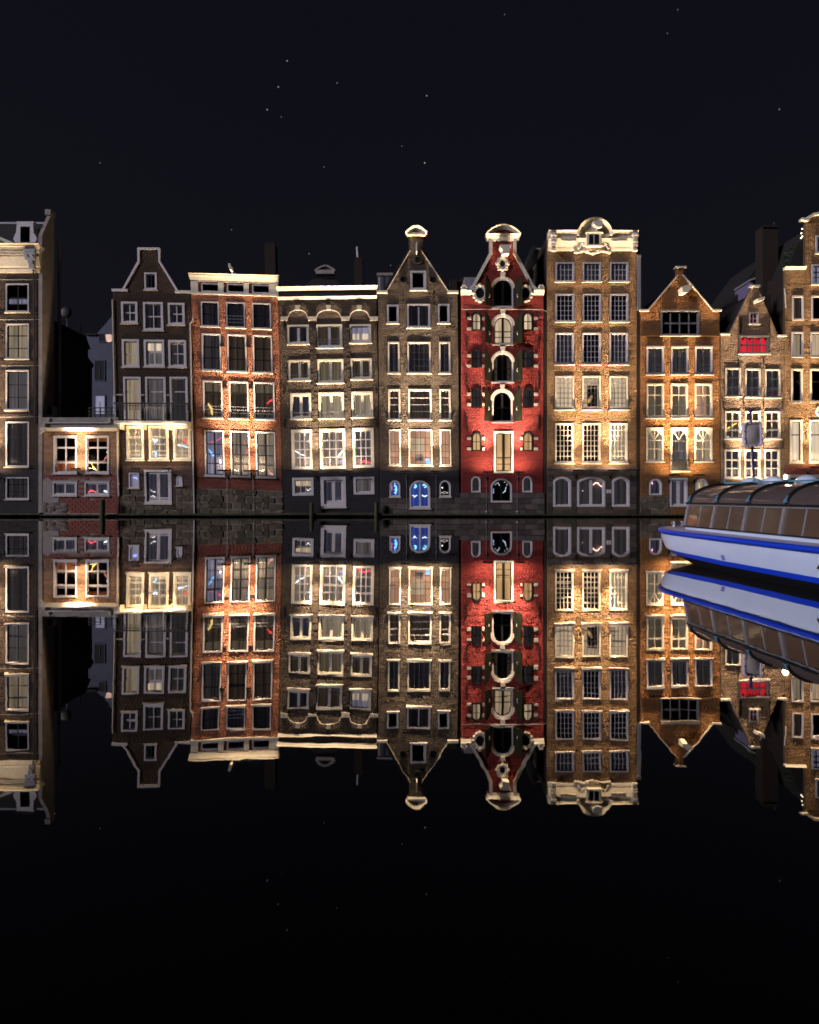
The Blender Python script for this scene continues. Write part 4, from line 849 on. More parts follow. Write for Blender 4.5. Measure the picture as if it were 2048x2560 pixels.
# ==================================================================================== HOUSE H : tall tan brick, big white entablature
Hh = House('tall tan brick house with ornate white entablature and arched crest', 1368, 1592, 'H', xc=1480, yc=1000)
HX = ((1389, 1436), (1457, 1503), (1525, 1571))
for (x0, x1) in HX: Hh.win(x0, 656, x1, 704, c=4, r=(0, .333, .667, 1), k='dk', fw=3.4, sw=1, bar=.6)
for (x0, x1) in HX: Hh.win(x0, 735, x1, 804, c=4, r=(0, .2, .4, .6, .8, 1), k='bk', fw=3.4, sw=1, bar=.6)
for i, (x0, x1) in enumerate(HX): Hh.win(x0 - 1, 832, x1 - 1, 911, c=4, r=(0, .2, .4, .6, .8, 1), k=('dk', 'dr', 'dk')[i] if i != 1 else 'bk', fw=3.4, sw=1, bar=.6, box=6)
for i, (x0, x1) in enumerate(HX): Hh.win(x0 - 1, 940, x1 - 1, 1024, c=4, r=(0, .167, .333, .5, .667, .833, 1), k='wm' if i == 0 else 'ol', room='cr', gap=(.08, .98) if i == 0 else ((.06, .9) if i == 2 else (.02, .98)), fw=3.2, sw=1, bar=.6, box=7, frame='cream', sash='grey')
for i, (x0, x1) in enumerate(HX): Hh.win(x0 - 1, 1058, x1 - 2, 1158, c=4, r=[t / 7 for t in range(8)], k='wm' if i == 2 else 'bk', room=None, fw=3.4, sw=1.2, bar=.75, box=5, frame='cream', sash='cream')
Hh.win(1383, 1192, 1428, 1267, c=1, r=(0, 1), k='dm', fw=5, sw=1.2, rise=10, sill=0); Hh.win(1443, 1192, 1513, 1267, c=2, r=(0, 1), k='dm', fw=5, sw=1.5, mull=3.6, rise=11, sill=0, name='door'); Hh.win(1530, 1192, 1574, 1267, c=1, r=(0, 1), k='dm', fw=5, sw=1.2, rise=10, sill=0)
Hh.blocks(1368, 1174, 1592, 1288, 8, 31, M['hblock'])
Hh.wall([(1368, 1291), (1592, 1291), (1592, 600), (1368, 600)], depth=9, top=590, xs=(1368, 1601), rough=.022)
ent = Hh.part('entablature', M['cream'], MB().wedge(1370, 600, 1591, 622, .40, .12, .4))
Hh.cornice(1369, 1440, [(582, 587, .55), (587, 592, .42), (592, 600, .28)], 'cream', 'cornice', False); Hh.cornice(1526, 1592, [(582, 587, .55), (587, 592, .42), (592, 600, .28)], 'cream', 'cornice', False)
Hh.cornice(1369, 1592, [(622, 628, .15)], 'cream', 'cornice_moulding', False)
def hr(cx, cy, r, n=20): return [(X(cx + r * math.cos(math.pi * i / n)), Z(cy - r * math.sin(math.pi * i / n))) for i in range(n + 1)]
def halfring(cx, cy, r0, r1, n=20): return [(X(cx + r1 * math.cos(math.pi * i / n)), Z(cy - r1 * math.sin(math.pi * i / n))) for i in range(n + 1)] + [(X(cx - r0 * math.cos(math.pi * i / n)), Z(cy - r0 * math.sin(math.pi * i / n))) for i in range(n + 1)]
Hh.part('crest_arch', M['cream'], MB().cove(hr(1483, 594, 43.5), hr(1483, 594, 37), -.6, -.36, .4), ent); Hh.part('crest_arch', M['cream'], MB().cove(hr(1483, 596, 37.2), hr(1483, 596, 31), -.38, -.14, .4), ent); Hh.part('crest_panel', M['cream'], MB().prism([(X(1483 + 31.5 * math.cos(math.pi * i / 20)), Z(600 - 33 * math.sin(math.pi * i / 20))) for i in range(21)], -.1, .4), ent)
cw = Hh.part('crest_window', M['cream'], MB().ring([(X(a), Z(b)) for a, b in ((1463, 621), (1500, 621), (1500, 588), (1463, 588))], [(X(a), Z(b)) for a, b in ((1468, 617), (1494, 617), (1494, 592), (1468, 592))], -.54, .0))
Hh.part('pane', M['black'], MB().bp(1468, 592, 1494, 617, -.47, -.46), cw); Hh.part('glazing_bar', M['white'], MB().bp(1480, 592, 1482, 617, -.50, -.471), cw)
Hh.part('crest_hood', M['cream'], MB().prism([(X(1460 + 43 * i / 10), Z(589 - 5 * math.sin(math.pi * i / 10))) for i in range(11)], -.62, .0), cw)
Hh.part('hoist_beam', M['cream'], MB().prism([(X(1476), Z(564)), (X(1498), Z(564)), (X(1497), Z(578)), (X(1486), Z(580)), (X(1476), Z(572))], -.9, -.1))
for cx in (1381, 1583):
    br = Hh.part('scroll_bracket', M['cream'], MB().bp(cx - 6, 588, cx + 6, 600, -.5, -.05).bp(cx - 5, 600, cx + 5, 617, -.4, -.05).bp(cx - 4, 617, cx + 4, 629, -.46, -.05))
    mb = MB()
    for yy, rr_ in ((594, .16), (603, .13), (611, .14), (619, .12), (631, .11)):
        for sx in (-2.2, 2.2): mb.ball((X(cx + sx), -.48, Z(yy)), rr_ * 1.25, (1, .8, 1), 8, 5)
    Hh.part('scrollwork', M['cream'], mb, br, True)
mb = MB()
for i in range(-9, 10):
    x = 1481 + i * 4.6; mb.ball((X(x), -.12, Z(632 + 3.4 * math.cos(i * .62) * (1 if abs(i) < 7 else .2))), .085 + .04 * (i % 3 == 0), (1.4, .9, .9), 8, 5)
Hh.part('festoon', M['cream'], mb, ent, True)
for sx in (-1, 1):
    mb = MB()
    for q in range(6): mb.ball((X(1482 + sx * (24 + q * 2.6)), -.24, Z(616 - 7 * math.sin(q * .9))), .08, (1.2, .8, 1), 7, 4)
    Hh.part('panel_moulding', M['cream'], MB().bp(1482 + sx * 44 - (38 if sx < 0 else 0), 606, 1482 + sx * 44 + (0 if sx < 0 else 38), 607.4, -.40, -.15), ent)
    Hh.part('scrollwork', M['cream'], mb, ent, True)
Hh.part('string_course', M['hstone'], MB().bp(1367, 1169, 1593, 1173.5, -.14, 0))
Hh.part('flue_box', M['lead'], MB().bp(1593, 641, 1602, 776, -.05, .5).bp(1591.5, 637, 1603, 642, -.08, .55))
Hh.part('downpipe', M['dark_brick'], MB().bp(1593, 776, 1600, 1288, .0, .4)); Hh.part('gutter_strip', M['dark_brick'], MB().bp(1360, 780, 1366.5, 1288, .02, .4))
Hh.part('house_sign', M['white'], MB().bp(1516, 1224, 1521.5, 1233, -.06, -.03).bp(1522.5, 1224, 1528, 1233, -.06, -.03))
flood(Hh, 1439, 1176, 82, WARM, 'on the tall tan brick house', bar=26); flood(Hh, 1525, 1176, 94, WARM, 'on the tall tan brick house', bar=26)
gf = (lambda mb: mb.tube([(X(1459), .5, Z(1003)), (X(1472), .5, Z(1003)), (X(1480), .5, Z(998)), (X(1484), .5, Z(986))], [.16, .17, .13, .07], 7).tube([(X(1462), .5, Z(1003)), (X(1461), .5, Z(1020))], .05, 5).tube([(X(1472), .5, Z(1003)), (X(1473), .5, Z(1020))], .06, 5))(MB()).build('toy_giraffe', M['r_or'], None, Hh, True)
tag(gf, 'orange animal figure standing behind the middle barred window of the tan house', 'figurine')
dk_ = MB().bp(1478, 960, 1500, 1022, .7, .94).build('cupboard', M['interior'], None, Hh); tag(dk_, 'dark cupboard behind the orange animal figure in the tan house', 'cupboard')
neon(Hh, [(1484, 1213), (1490, 1208), (1496, 1207), (1503, 1214), (1507, 1217)], [1.4, 2, 2.4, 2, 1.4], (1, .62, .5), 3, 'salmon white reflected neon crown in the wide arched door of the tan house')
neon(Hh, [(1449, 1227), (1450, 1227)], 1, (1, 1, 1), 3, 'left of two tiny white dots in the wide arched door of the tan house')
neon(Hh, [(1458, 1227), (1459, 1227)], 1, (1, 1, 1), 3, 'right of two tiny white dots in the wide arched door of the tan house')

# ==================================================================================== HOUSE I : orange brick
I = House('orange brick spout-gabled house with four-light attic window and fan-headed windows', 1601, 1800, 'I', xc=1700, yc=1000)
I.win(1652, 776, 1749, 839, c=4, r=(0, .5, 1), k='bk', cols=(0, .23, .5, .77, 1), frame='grey', sash='grey', fw=4, sw=1.5, bar=1.6, lintel=1)
for x0, x1 in ((1617, 1660), (1678, 1721), (1738, 1781)): I.win(x0, 867, x1, 936, c=2, r=(0, .3, .67, .85, 1), k='dm', fw=3.4, sw=1.2, bar=.7, box=5, frame='white', sash='grey', lintel=1)
for i, (x0, x1) in enumerate(((1617, 1660), (1677, 1720), (1737, 1781))): I.win(x0, 959, x1, 1045, c=2, r=(0, .31, .64, 1), k='ol2', room='ol2' if i < 2 else 'sal', gap=((.3, .98), (.02, .98), (.0, .7))[i], fw=3.6, sw=1.2, bar=.8, box=6, frame='cream', sash='cream')
for i, (x0, x1) in enumerate(((1616, 1659), (1677, 1720), (1736, 1781))):
    y1 = 1154 if i != 1 else 1176
    w_ = I.win(x0, 1069, x1, y1, c=2, r=(0, .36, .64, 1) if i != 1 else (0, .29, .55, 1), k='wm' if i != 1 else 'gr', fw=3.4, sw=1, bar=1.0, frame='cream', sash='cream' if i != 1 else 'grey', sill=1, name='window' if i != 1 else 'balcony_door')
    cx = (x0 + x1) / 2; r_ = 17.5; zz = 1096
    I.part('spandrel', M['cream'], MB().prism([(X(x0 + 3.5), Z(1072)), (X(x1 - 3.5), Z(1072)), (X(x1 - 3.5), Z(zz))] + [(X(cx + r_ * math.cos(math.pi * q / 12)), Z(zz - 20 * math.sin(math.pi * q / 12))) for q in range(13)] + [(X(x0 + 3.5), Z(zz))], .0, .05), w_)
    I.part('fan_bar', M['cream'], MB().tube([(X(cx), .06, Z(1099)), (X(cx - 11), .06, Z(1081))], .035, 5).tube([(X(cx), .06, Z(1099)), (X(cx + 11), .06, Z(1081))], .035, 5), w_)
I.win(1623, 1197, 1655, 1238, c=1, r=(0, 1), k='pu', fw=3.4, sw=1, rise=16, sill=0); I.win(1675, 1195, 1719, 1267, c=2, r=(0, 1), k='pu', fw=4, sw=3.5, mull=4, name='door', sill=0); I.win(1739, 1197, 1771, 1239, c=1, r=(0, 1), k='wm', fw=3.4, sw=1, rise=16, sill=0)
I.blocks(1601, 1241, 1674, 1288, 3, 30, M['rubble'], 'rubble_stone', .5, .05, .03, irregular=.8); I.blocks(1720, 1241, 1800, 1288, 3, 30, M['rubble'], 'rubble_stone', .5, .05, .03, irregular=.8)
I.wall([(1601, 1291), (1800, 1291), (1800, 778), (1781, 778), (1710, 690), (1711, 670), (1691, 670), (1692, 690), (1620, 778), (1601, 778)], depth=9, top=785, xs=(1601, 1801), rough=.022)
I.gable_roof(1603, 1798, 786, 1696, 1706, 700)
I.strip('gable_coping', M['stonew'], [(1620, 776), (1694, 689)], 2.2, -.12); I.strip('gable_coping', M['stonew'], [(1708, 689), (1782, 776)], 2.2, -.12)
I.strip('gable_coping', M['cream'], [(1600, 777), (1621, 777)], 4.5, -.2); I.strip('gable_coping', M['cream'], [(1781, 777), (1801, 777)], 4.5, -.2)
I.part('finial_cap', M['stonew'], MB().bp(1688, 667, 1714, 671, -.2, .3))
I.part('hoist_beam', M['cream'], MB().prism([(X(1695), Z(725)), (X(1706), Z(720)), (X(1722), Z(720)), (X(1718), Z(730)), (X(1708), Z(739)), (X(1697), Z(739))], -.8, 0))
I.part('storey_band', BR['I_m'], MB().bp(1601, 838.5, 1651, 842, -.10, 0).bp(1750, 838.5, 1800, 842, -.10, 0))
bg_ = I.part('iron_balconet', M['iron'], MB().bp(1675, 1149, 1722, 1151.5, -.28, -.18).bp(1675, 1174, 1722, 1177, -.28, -.18))
for x in range(1676, 1722, 3): I.part('baluster', M['iron'], MB().tube([(X(x), -.23, Z(1150)), (X(x + 2), -.25, Z(1158)), (X(x - .5), -.25, Z(1166)), (X(x + 1), -.23, Z(1175))], .03, 5), bg_)
I.part('balconet_slab', M['cream'], MB().bp(1676, 1178, 1721, 1181, -.32, 0))
flood(I, 1673, 1187, 78, GOLD, 'on the orange brick house', bar=26); flood(I, 1735, 1187, 78, GOLD, 'on the orange brick house', bar=26)
neon(I, [(1632, 1203), (1634, 1211)], [1.6, 1.6], (1, .4, .8), 4, 'pink reflected neon tube in the left arched basement window of the orange brick house')
neon(I, [(1750, 1205), (1753, 1222), (1752, 1232)], [1.5, 4, 5], (1, .8, .45), .9, 'cream cone of reflected light in the right arched basement window of the orange brick house')

# ==================================================================================== HOUSE J : narrow spout gable with red-lit windows
J = House('narrow pale-mixed brick house with steep spout gable and red lit attic windows', 1802, 1963, 'J', xc=1882, yc=1000)
J.win(1873, 781, 1897, 810, c=2, r=(0, .5, 1), k='dr', fw=2.6, sw=1, bar=.6, frame='stonew', sash='white', lintel=0)
J.win(1848, 840, 1922, 884, c=4, r=(0, .5, 1), k='red', cols=(0, .27, .5, .76, 1), fw=3, sw=1.2, bar=1.3, frame='grey', sash='grey', lintel=1, halfblind=None)
for dx in (0, 49.5, 99): J.win(1814 + dx, 920 + dx * .03, 1852 + dx, 991 + dx * .03, c=2, r=(0, .32, .68, 1), k='dm', fw=3, sw=1.2, bar=1.0, frame='cream', sash='grey', box=3, rails=(.73, .8))
for dx in (0, 49.5, 99): J.win(1813 + dx, 1028, 1852 + dx, 1097, c=2, r=(0, .33, .68, 1), k='ol', fw=3, sw=1.2, bar=1.2, frame='cream', sash='cream', rails=(.72,))
for dx in (0, 49.5, 99): J.win(1812 + dx, 1124, 1851 + dx, 1195, c=2, r=(0, .35, .68, 1), k='pu', fw=3, sw=1.2, bar=1.4, frame='cream', sash='cream', rails=(.66,))
J.wall([(1802, 1291), (1963, 1291), (1963, 839), (1946, 839), (1896, 720), (1877, 720), (1823, 836), (1802, 836)], depth=9, top=845, xs=(1801, 1963), rough=.028)
J.gable_roof(1803, 1962, 848, 1884, 1890, 735, y=.35)
J.part('gable_cap', M['cream'], MB().bp(1875, 714, 1898, 719, -.2, .3))
J.strip('gable_coping', M['cream'], [(1802, 836), (1823, 836)], 3.6, -.2); J.strip('gable_coping', M['cream'], [(1945, 840), (1964, 840)], 3.6, -.2)
J.part('hoist_beam', M['cream'], MB().prism([(X(1883), Z(753)), (X(1900), Z(748)), (X(1900), Z(754)), (X(1884), Z(761))], -.7, 0))
for x in (1849, 1923): J.anchor(x, 792, 832, 1.2); J.anchor(x - 4 if x < 1900 else x - 14, 896, 914, 1.2)
for x in (1809, 1858, 1908, 1956):
    for a, b in ((1002, 1024), (1104, 1122)): J.anchor(x, a, b, 1.2)
flood(J, 1857, 1206, 74, PALE, 'on the narrow house with red windows'); flood(J, 1907, 1206, 74, PALE, 'on the narrow house with red windows')
neon(J, [(1817, 1073), (1823, 1070), (1829, 1067)], [2, 3, 2], (1, .68, .1), 1.8, 'lower half of reflected yellow neon lettering in the narrow house window')
neon(J, [(1834, 1064), (1839, 1060), (1845, 1058)], [2, 3, 2], (1, .68, .1), 1.8, 'upper half of reflected yellow neon lettering in the narrow house window')
neon(J, [(1817, 1093), (1822, 1092), (1826, 1091)], [1, 2, 1.5], (.7, .75, 1), 1.6, 'pale blue reflected neon smear below the yellow lettering glow')
# dark roof mass, dormer and chimney behind J (belongs to K's roof)
# ==================================================================================== HOUSE K : right edge
K = House('brown brick house with bell gable beside a tall dark chimney', 1963, 2190, 'K', xc=2070, yc=1000)
for (x0, y0, x1, y1, k, c, rr) in [(2039, 589, 2066, 634, 'dk', 1, (0, .5, 1)), (2029, 661, 2066, 711, 'li', 3, (0, .33, .67, 1)), (1980, 739, 2009, 801, 'ol', 1, (0, 1)), (2028, 739, 2070, 801, 'bk', 1, (0, 1)), (1979, 830, 2009, 894, 'wm', 1, (0, 1)), (2026, 830, 2070, 894, 'cr', 1, (0, 1)),
                                   (1978, 922, 2007, 1008, 'bk', 1, (0, .35, 1)), (2025, 922, 2070, 1008, 'bk', 1, (0, .35, 1)), (1975, 1050, 2006, 1156, 'br', 1, (0, .33, 1)), (2023, 1050, 2070, 1156, 'br', 1, (0, .33, 1))]:
    K.win(x0, y0, x1, y1, c=c, r=rr, k=k, fw=4, sw=1.6, sash='black' if y0 > 640 else 'white', frame='cream' if y0 > 900 else 'white', box=6 if 800 < y0 < 1000 else 0, sill=y0 > 1000 or y0 < 700)
K.wall([(1963, 1291), (2190, 1291), (2190, 672), (2140, 672), (2132, 556), (2014, 556), (2013, 671), (1963, 671)], depth=9, top=680, xs=(1963, 2190), base=(1164, 'Dd'), rough=.022)
K.cornice(1961, 2014, [(668, 671, .2), (671, 674, .12)], 'cream', 'gable_coping', False)
K.strip('bell_coping', M['cream'], [(2003, 550), (2016, 552), (2020, 545), (2032, 538), (2052, 535), (2085, 535), (2105, 540), (2120, 550), (2132, 552)], 6, -.25, .2)
K.part('bell_head', BR['K_m'], MB().prism([(X(a), Z(b)) for a, b in [(2014, 558), (2018, 548), (2032, 541), (2052, 538), (2085, 538), (2105, 543), (2118, 552), (2132, 558)]], -.01, .25))
K.part('roof', M['tile'], MB().add([(X(1965), .4, Z(700)), (X(2180), .4, Z(700)), (X(2180), 9, Z(700)), (X(1965), 9, Z(700)), (X(2016), .5, Z(572)), (X(2130), .5, Z(572)), (X(2130), 9, Z(572)), (X(2016), 9, Z(572))], [(0, 1, 5, 4), (1, 2, 6, 5), (2, 3, 7, 6), (3, 0, 4, 7), (4, 5, 6, 7)]))
K.part('wall_ledge', M['plaster'], MB().bp(1963, 1187, 2190, 1195, -.6, 0))
K.part('downpipe', M['pipe'], MB().tube([(X(1961), -.06, Z(722)), (X(1962), -.08, Z(735)), (X(1964), -.06, Z(770))], .05, 6))
K.anchor(2015, 1080, 1098, 1.6)
rs = empty('round_sign', P(2052, 1028, D - .1), 'round white-rimmed sign on the wall of the bell-gabled house', 'sign')
ci = lambda r: [(X(2052) + r / S * math.cos(2 * math.pi * i / 24), Z(1028) + r / S * math.sin(2 * math.pi * i / 24)) for i in range(24)]
MB().ring(ci(13.5), ci(10.5), D - .14, D - .02).build('rim', M['white'], rs); MB().prism(ci(10.5), D - .10, D - .03).build('face', M['stonew'], rs)
MB().add([(X(2052) + a / S, D - .115, Z(1028) + b / S) for a, b in ((-6, 5), (-2, 6), (3, -3), (6, -7), (1, -8), (-5, -6), (-3, 0))], [tuple(range(7))]).build('emblem', M['dark_brick'], rs)
bs = empty('blue_sign', P(2049, 1185, D - .7), 'small blue sign with a white letter above the wall ledge', 'sign')
MB().box(X(2042), X(2066), D - .68, D - .65, Z(1190), Z(1178)).build('plate', mat('sign_blue', (.02, .03, .35), .4), bs)
MB().box(X(2044), X(2045.2), D - .69, D - .682, Z(1186), Z(1179.5)).box(X(2045.2), X(2048.5), D - .69, D - .682, Z(1186), Z(1184.9)).box(X(2045.2), X(2048), D - .69, D - .682, Z(1183.3), Z(1182.3)).box(X(2045.2), X(2048.5), D - .69, D - .682, Z(1180.6), Z(1179.5)).build('letter', M['white'], bs)
flood(K, 2019, 1168, 80, GOLD, 'on the bell-gabled brown house', bar=24); flood(K, 2100, 1172, 95, GOLD, 'on the bell-gabled brown house', bar=24)

# ------------------------------------------------------------------ roofs, chimneys and buildings behind
def back(name, label, cat, m, polys, Y, depth):
    o = None
    e = empty(name, P(polys[0][0][0], polys[0][0][1], Y), label, cat)
    for (n_, poly, mm, dy) in m: pass
    return e
def pz(pts, Y): return [(P(a, b, Y)[0], P(a, b, Y)[2]) for a, b in pts]
rb = empty('rear_house', (P(1860, 1000, 56)[0], 58, .1), 'dark steep-roofed house behind the narrow spout gable', 'house')
MB().prism(pz([(1770, 800), (1800, 771), (1833, 753), (1875, 690), (1912, 640), (1950, 612), (2010, 592), (2060, 590), (2060, 900), (1770, 900)], 56), 56, 62).build('roof', M['tile'], rb)
MB().prism(pz([(1770, 900), (2060, 900), (2060, 1250), (1770, 1250)], 56), 56.1, 62).build('wall', M['dark_brick'], rb)
dm2 = MB().prism(pz([(1876, 736), (1876, 702), (1907, 690), (1907, 736)], 54), 54, 56.5).build('dormer', mat('lilac_paint', (.17, .14, .24), .6), rb)
MB().prism(pz([(1873, 704), (1873, 699), (1908, 686), (1908, 692)], 54), 53.8, 56.5).build('dormer_roof', M['lead'], dm2)
MB().prism(pz([(1883, 732), (1883, 706), (1890, 703), (1890, 732)], 54), 53.97, 53.99).build('pane', M['black'], dm2); MB().prism(pz([(1898, 732), (1898, 702), (1905, 699), (1905, 732)], 54), 53.97, 53.99).build('pane', M['black'], dm2)
ch = MB().prism(pz([(1907, 900), (1946, 900), (1946, 566), (1942, 563), (1911, 563), (1907, 568)], 52.5), 52.5, 53.6).build('chimney', M['dark_brick'], rb)
MB().prism(pz([(1908, 568), (1945, 568), (1944, 564), (1909, 564)], 52.4), 52.35, 53.7).build('chimney_cap', M['dark_brick'], ch)
MB().tube([P(1937, 563, 53), P(1937, 556, 53)], .1, 6).build('chimney_pot', M['iron'], ch)
pw = MB().prism(pz([(1900, 860), (1905, 745), (1955, 722), (1962, 722), (1962, 860)], 52), 52, 52.4).build('parapet_wall', M['dark_brick'], rb)
iv = empty('roof_ivy', P(1995, 660, 51), 'ivy growing on the dark roof beside the bell gable', 'ivy')
mb = MB()
for _ in range(420):
    px_, py_ = random.uniform(1955, 2012), random.uniform(600, 668)
    if (px_ - 1955) / 57 + (668 - py_) / -90 < random.uniform(-.35, .35): continue
    c = Vector(P(px_, py_, 50.7 + random.random() * .5)); a = Vector((random.uniform(-1, 1), random.uniform(-.5, .5), random.uniform(-1, 1))).normalized() * random.uniform(.06, .13); b = a.cross(Vector((random.random() - .5, 1, random.random() - .5))).normalized() * .07
    mb.add([c - a, c + b, c + a, c - b], [(0, 1, 2, 3)])
mb.build('leaves', mat('ivy_leaf', (.03, .05, .018), .7), iv)['kind'] = 'stuff'
MB().tube([P(2008, 668, 50.9), P(2000, 640, 50.9), P(2010, 605, 50.9)], .03, 5).build('stem', M['wood'], iv)
fl = empty('string_lights', P(2004, 575, 50.3), 'short string of white bulbs beside the bell gable', 'lights')
MB().tube([P(2006, 568, 50.3), P(2004, 585, 50.3), P(2003, 596, 50.3)], .012, 4).build('wire', M['iron'], fl)
for x, y in ((2006, 572), (2004, 583), (2006, 591), (2003, 595)): MB().ball(P(x, y, 50.3), .045).build('bulb', neon_mat((1, .85, .6), 6), fl)

rg = empty('rear_house', (P(1330, 700, 54)[0], 55, .1), 'dim grey house wall seen between the red and the tan house', 'house')
MB().prism(pz([(1312, 900), (1312, 690), (1334, 620), (1362, 620), (1380, 640), (1380, 900)], 54), 54, 58).build('wall', M['plaster'], rg)
MB().prism(pz([(1305, 700), (1332, 615), (1338, 618), (1311, 705)], 53.8), 53.6, 58).build('roof', M['tile'], rg)
MB().prism(pz([(1345, 900), (1345, 650), (1352, 640), (1372, 640), (1372, 900)], 52), 52, 54).build('flank', M['dark_brick'], rg); MB().prism(pz([(1343, 652), (1352, 638), (1372, 638), (1372, 643), (1354, 643), (1347, 655)], 51.9), 51.8, 54).build('flank_coping', M['plaster'], rg)
rg2 = empty('rear_house', (P(1140, 700, 56)[0], 57, .1), 'dark roof with a small lilac dormer between the round-window house and the red house', 'house')
MB().prism(pz([(1100, 900), (1100, 740), (1158, 690), (1200, 740), (1200, 900)], 56), 56, 60).build('roof', M['tile'], rg2); MB().prism(pz([(1125, 730), (1125, 698), (1143, 698), (1143, 730)], 55.6), 55.6, 57).build('chimney', M['dark_brick'], rg2)
dm3 = MB().prism(pz([(1161, 735), (1161, 693), (1190, 693), (1190, 735)], 54), 54, 56).build('dormer', M['plaster'], rg2); MB().prism(pz([(1164, 733), (1164, 699), (1186, 699), (1186, 733)], 54), 53.96, 53.99).build('pane', M['c_pu'], dm3)
# pale building and sheds in the gap on the left
fb = empty('rear_house', (P(255, 1000, 64)[0], 64, .1), 'pale blue-white rendered house in the gap behind the low annex', 'house')
MB().prism(pz([(217, 1240), (217, 837), (240, 837), (284, 786), (330, 786), (330, 1240)], 64), 64, 70).build('wall', M['bluewall'], fb)
MB().prism(pz([(215, 838), (215, 834), (242, 834), (242, 838)], 63.9), 63.8, 70).build('roof_edge', M['tile'], fb)
for (a, b, c, d, kk) in ((248, 834, 264, 855, 'bk'), (237, 901, 262, 951, 'bk'), (282, 885, 300, 951, 'bk'), (238, 989, 263, 1036, 'gr'), (282, 989, 300, 1036, 'gr')):
    wn = MB().ring(pz([(a - 1, d + 1), (c + 1, d + 1), (c + 1, b - 1), (a - 1, b - 1)], 64), pz([(a + 1, d - 1), (c - 1, d - 1), (c - 1, b + 1), (a + 1, b + 1)], 64), 63.93, 64).build('window', M['bluewall'], fb)
    MB().prism(pz([(a + 1, d - 1), (c - 1, d - 1), (c - 1, b + 1), (a + 1, b + 1)], 64), 63.96, 63.99).build('pane', M['black' if kk == 'bk' else 'c_li'], wn)
    MB().prism(pz([((a + c) / 2 - .6, d - 1), ((a + c) / 2 + .6, d - 1), ((a + c) / 2 + .6, b + 15), ((a + c) / 2 - .6, b + 15)], 64), 63.92, 63.955).build('mullion', M['bluewall'], wn) if d - b > 40 else None
sh = empty('rear_shed', (P(190, 1000, 60)[0], 61, .1), 'dark wooden rear building with sloping roof behind the low annex', 'shed')
MB().prism(pz([(150, 1200), (150, 850), (187, 868), (187, 885), (222, 915), (222, 1200)], 57.6), 57.6, 58.2).build('wall', M['siding'], sh); MB().prism(pz([(140, 842), (150, 836), (190, 862), (224, 908), (221, 916), (186, 872)], 57.5), 57.45, 58.3).build('roof', M['tile'], sh)
MB().prism(pz([(166, 858), (188, 872), (188, 868), (168, 852)], 57.4), 57.35, 57.44).build('eaves_board', M['cream'], sh)
dsh = empty('satellite_dish', P(165, 800, 58), 'dark round satellite dish on a mast behind the low annex', 'satellite dish')
cx, cy, cz = P(165, 781, 58)
MB().ball((cx, cy, cz), .5, (1, .35, 1), 16, 8).build('dish', M['iron'], dsh, None, True); MB().tube([P(165, 785, 58), P(168, 804, 58), P(170, 850, 58)], .04, 5).build('mast', M['iron'], dsh); MB().tube([(cx, cy, cz - .4), (cx + .3, cy - .5, cz - .55)], .03, 5).build('feed_arm', M['iron'], dsh)
tr_ = empty('aerial', P(199, 840, 60), 'small dark aerial beside the satellite dish', 'aerial')
MB().tube([P(199, 870, 60), P(199, 808, 60)], .09, 5).tube([P(192, 815, 60), P(208, 815, 60)], .02, 4).tube([P(202, 822, 60), P(212, 818, 60)], .03, 4).build('mast', M['iron'], tr_); MB().tube([P(194, 822, 60), P(210, 826, 60)], .02, 4).build('rods', M['iron'], tr_)
ac = empty('air_conditioner', (X(106) + .3, D + .9, Z(1040)), 'white air conditioner unit on the plaster side wall', 'air conditioner')
MB().box(X(106) + .02, X(106) + .45, D + .55, D + 1.3, Z(1038), Z(1012)).build('casing', M['white'], ac); MB().box(X(106) + .08, X(106) + .42, D + .53, D + .548, Z(1034), Z(1014)).build('grille', M['black'], ac); MB().box(X(106) + .01, X(106) + .55, D + .5, D + 1.35, Z(1041), Z(1038.5)).build('bracket', M['pipe'], ac)
wl = empty('wall_lamp', P(278, 846, 50.0), 'small pinkish half-round lamp on the edge of the neck-gabled house', 'lamp')
MB().prism([(X(a), Z(b)) for a, b in [(266, 837), (279, 837), (279, 851), (274, 854), (268, 854)]], D - .15, D + .1).build('shade', mat('pink_shade', (.6, .4, .35), .6, emit=((1, .62, .5), .55)), wl); MB().tube([(X(279), D, Z(836)), (X(286), D, Z(836))], .03, 5).build('bracket', M['iron'], wl)

# ------------------------------------------------------------------ timber along the waterline
for i, (x0, x1, z0, z1, where) in enumerate(((-95, 106, .16, .28, 'below the dark brown pediment house'), (107, 300, .10, .20, 'below the low annex'), (301, 706, .13, .25, 'below the balcony house and the orange-red house'), (707, 950, .15, .30, 'below the three-arch house'), (951, 1362, .12, .2, 'below the round-window and red houses'), (1363, 1800, .10, .18, 'below the tan and orange brick houses'), (1801, 2190, .10, .18, 'below the narrow and bell-gabled houses'))):
    mb = MB(); n = 24; v = []
    for q in range(n + 1):
        x = X(x0 + (x1 - x0) * q / n); a, b = random.uniform(-.02, .02), random.uniform(-.015, .015); v += [(x, D - .42 + a, z0), (x, D - .42 + a, z1 + b), (x, D + .02, z1 + b + .01), (x, D + .02, z0)]
    fs = [(q * 4 + k, q * 4 + 4 + k, q * 4 + 4 + (k + 1) % 4, q * 4 + (k + 1) % 4) for q in range(n) for k in range(4)] + [(0, 1, 2, 3), (n * 4, n * 4 + 3, n * 4 + 2, n * 4 + 1)]
    o = mb.add(v, fs).build('waling_beam', M['wood']); tag(o, 'dark wet timber waling beam at the waterline ' + where, 'beam', 'timber beams along the waterline')
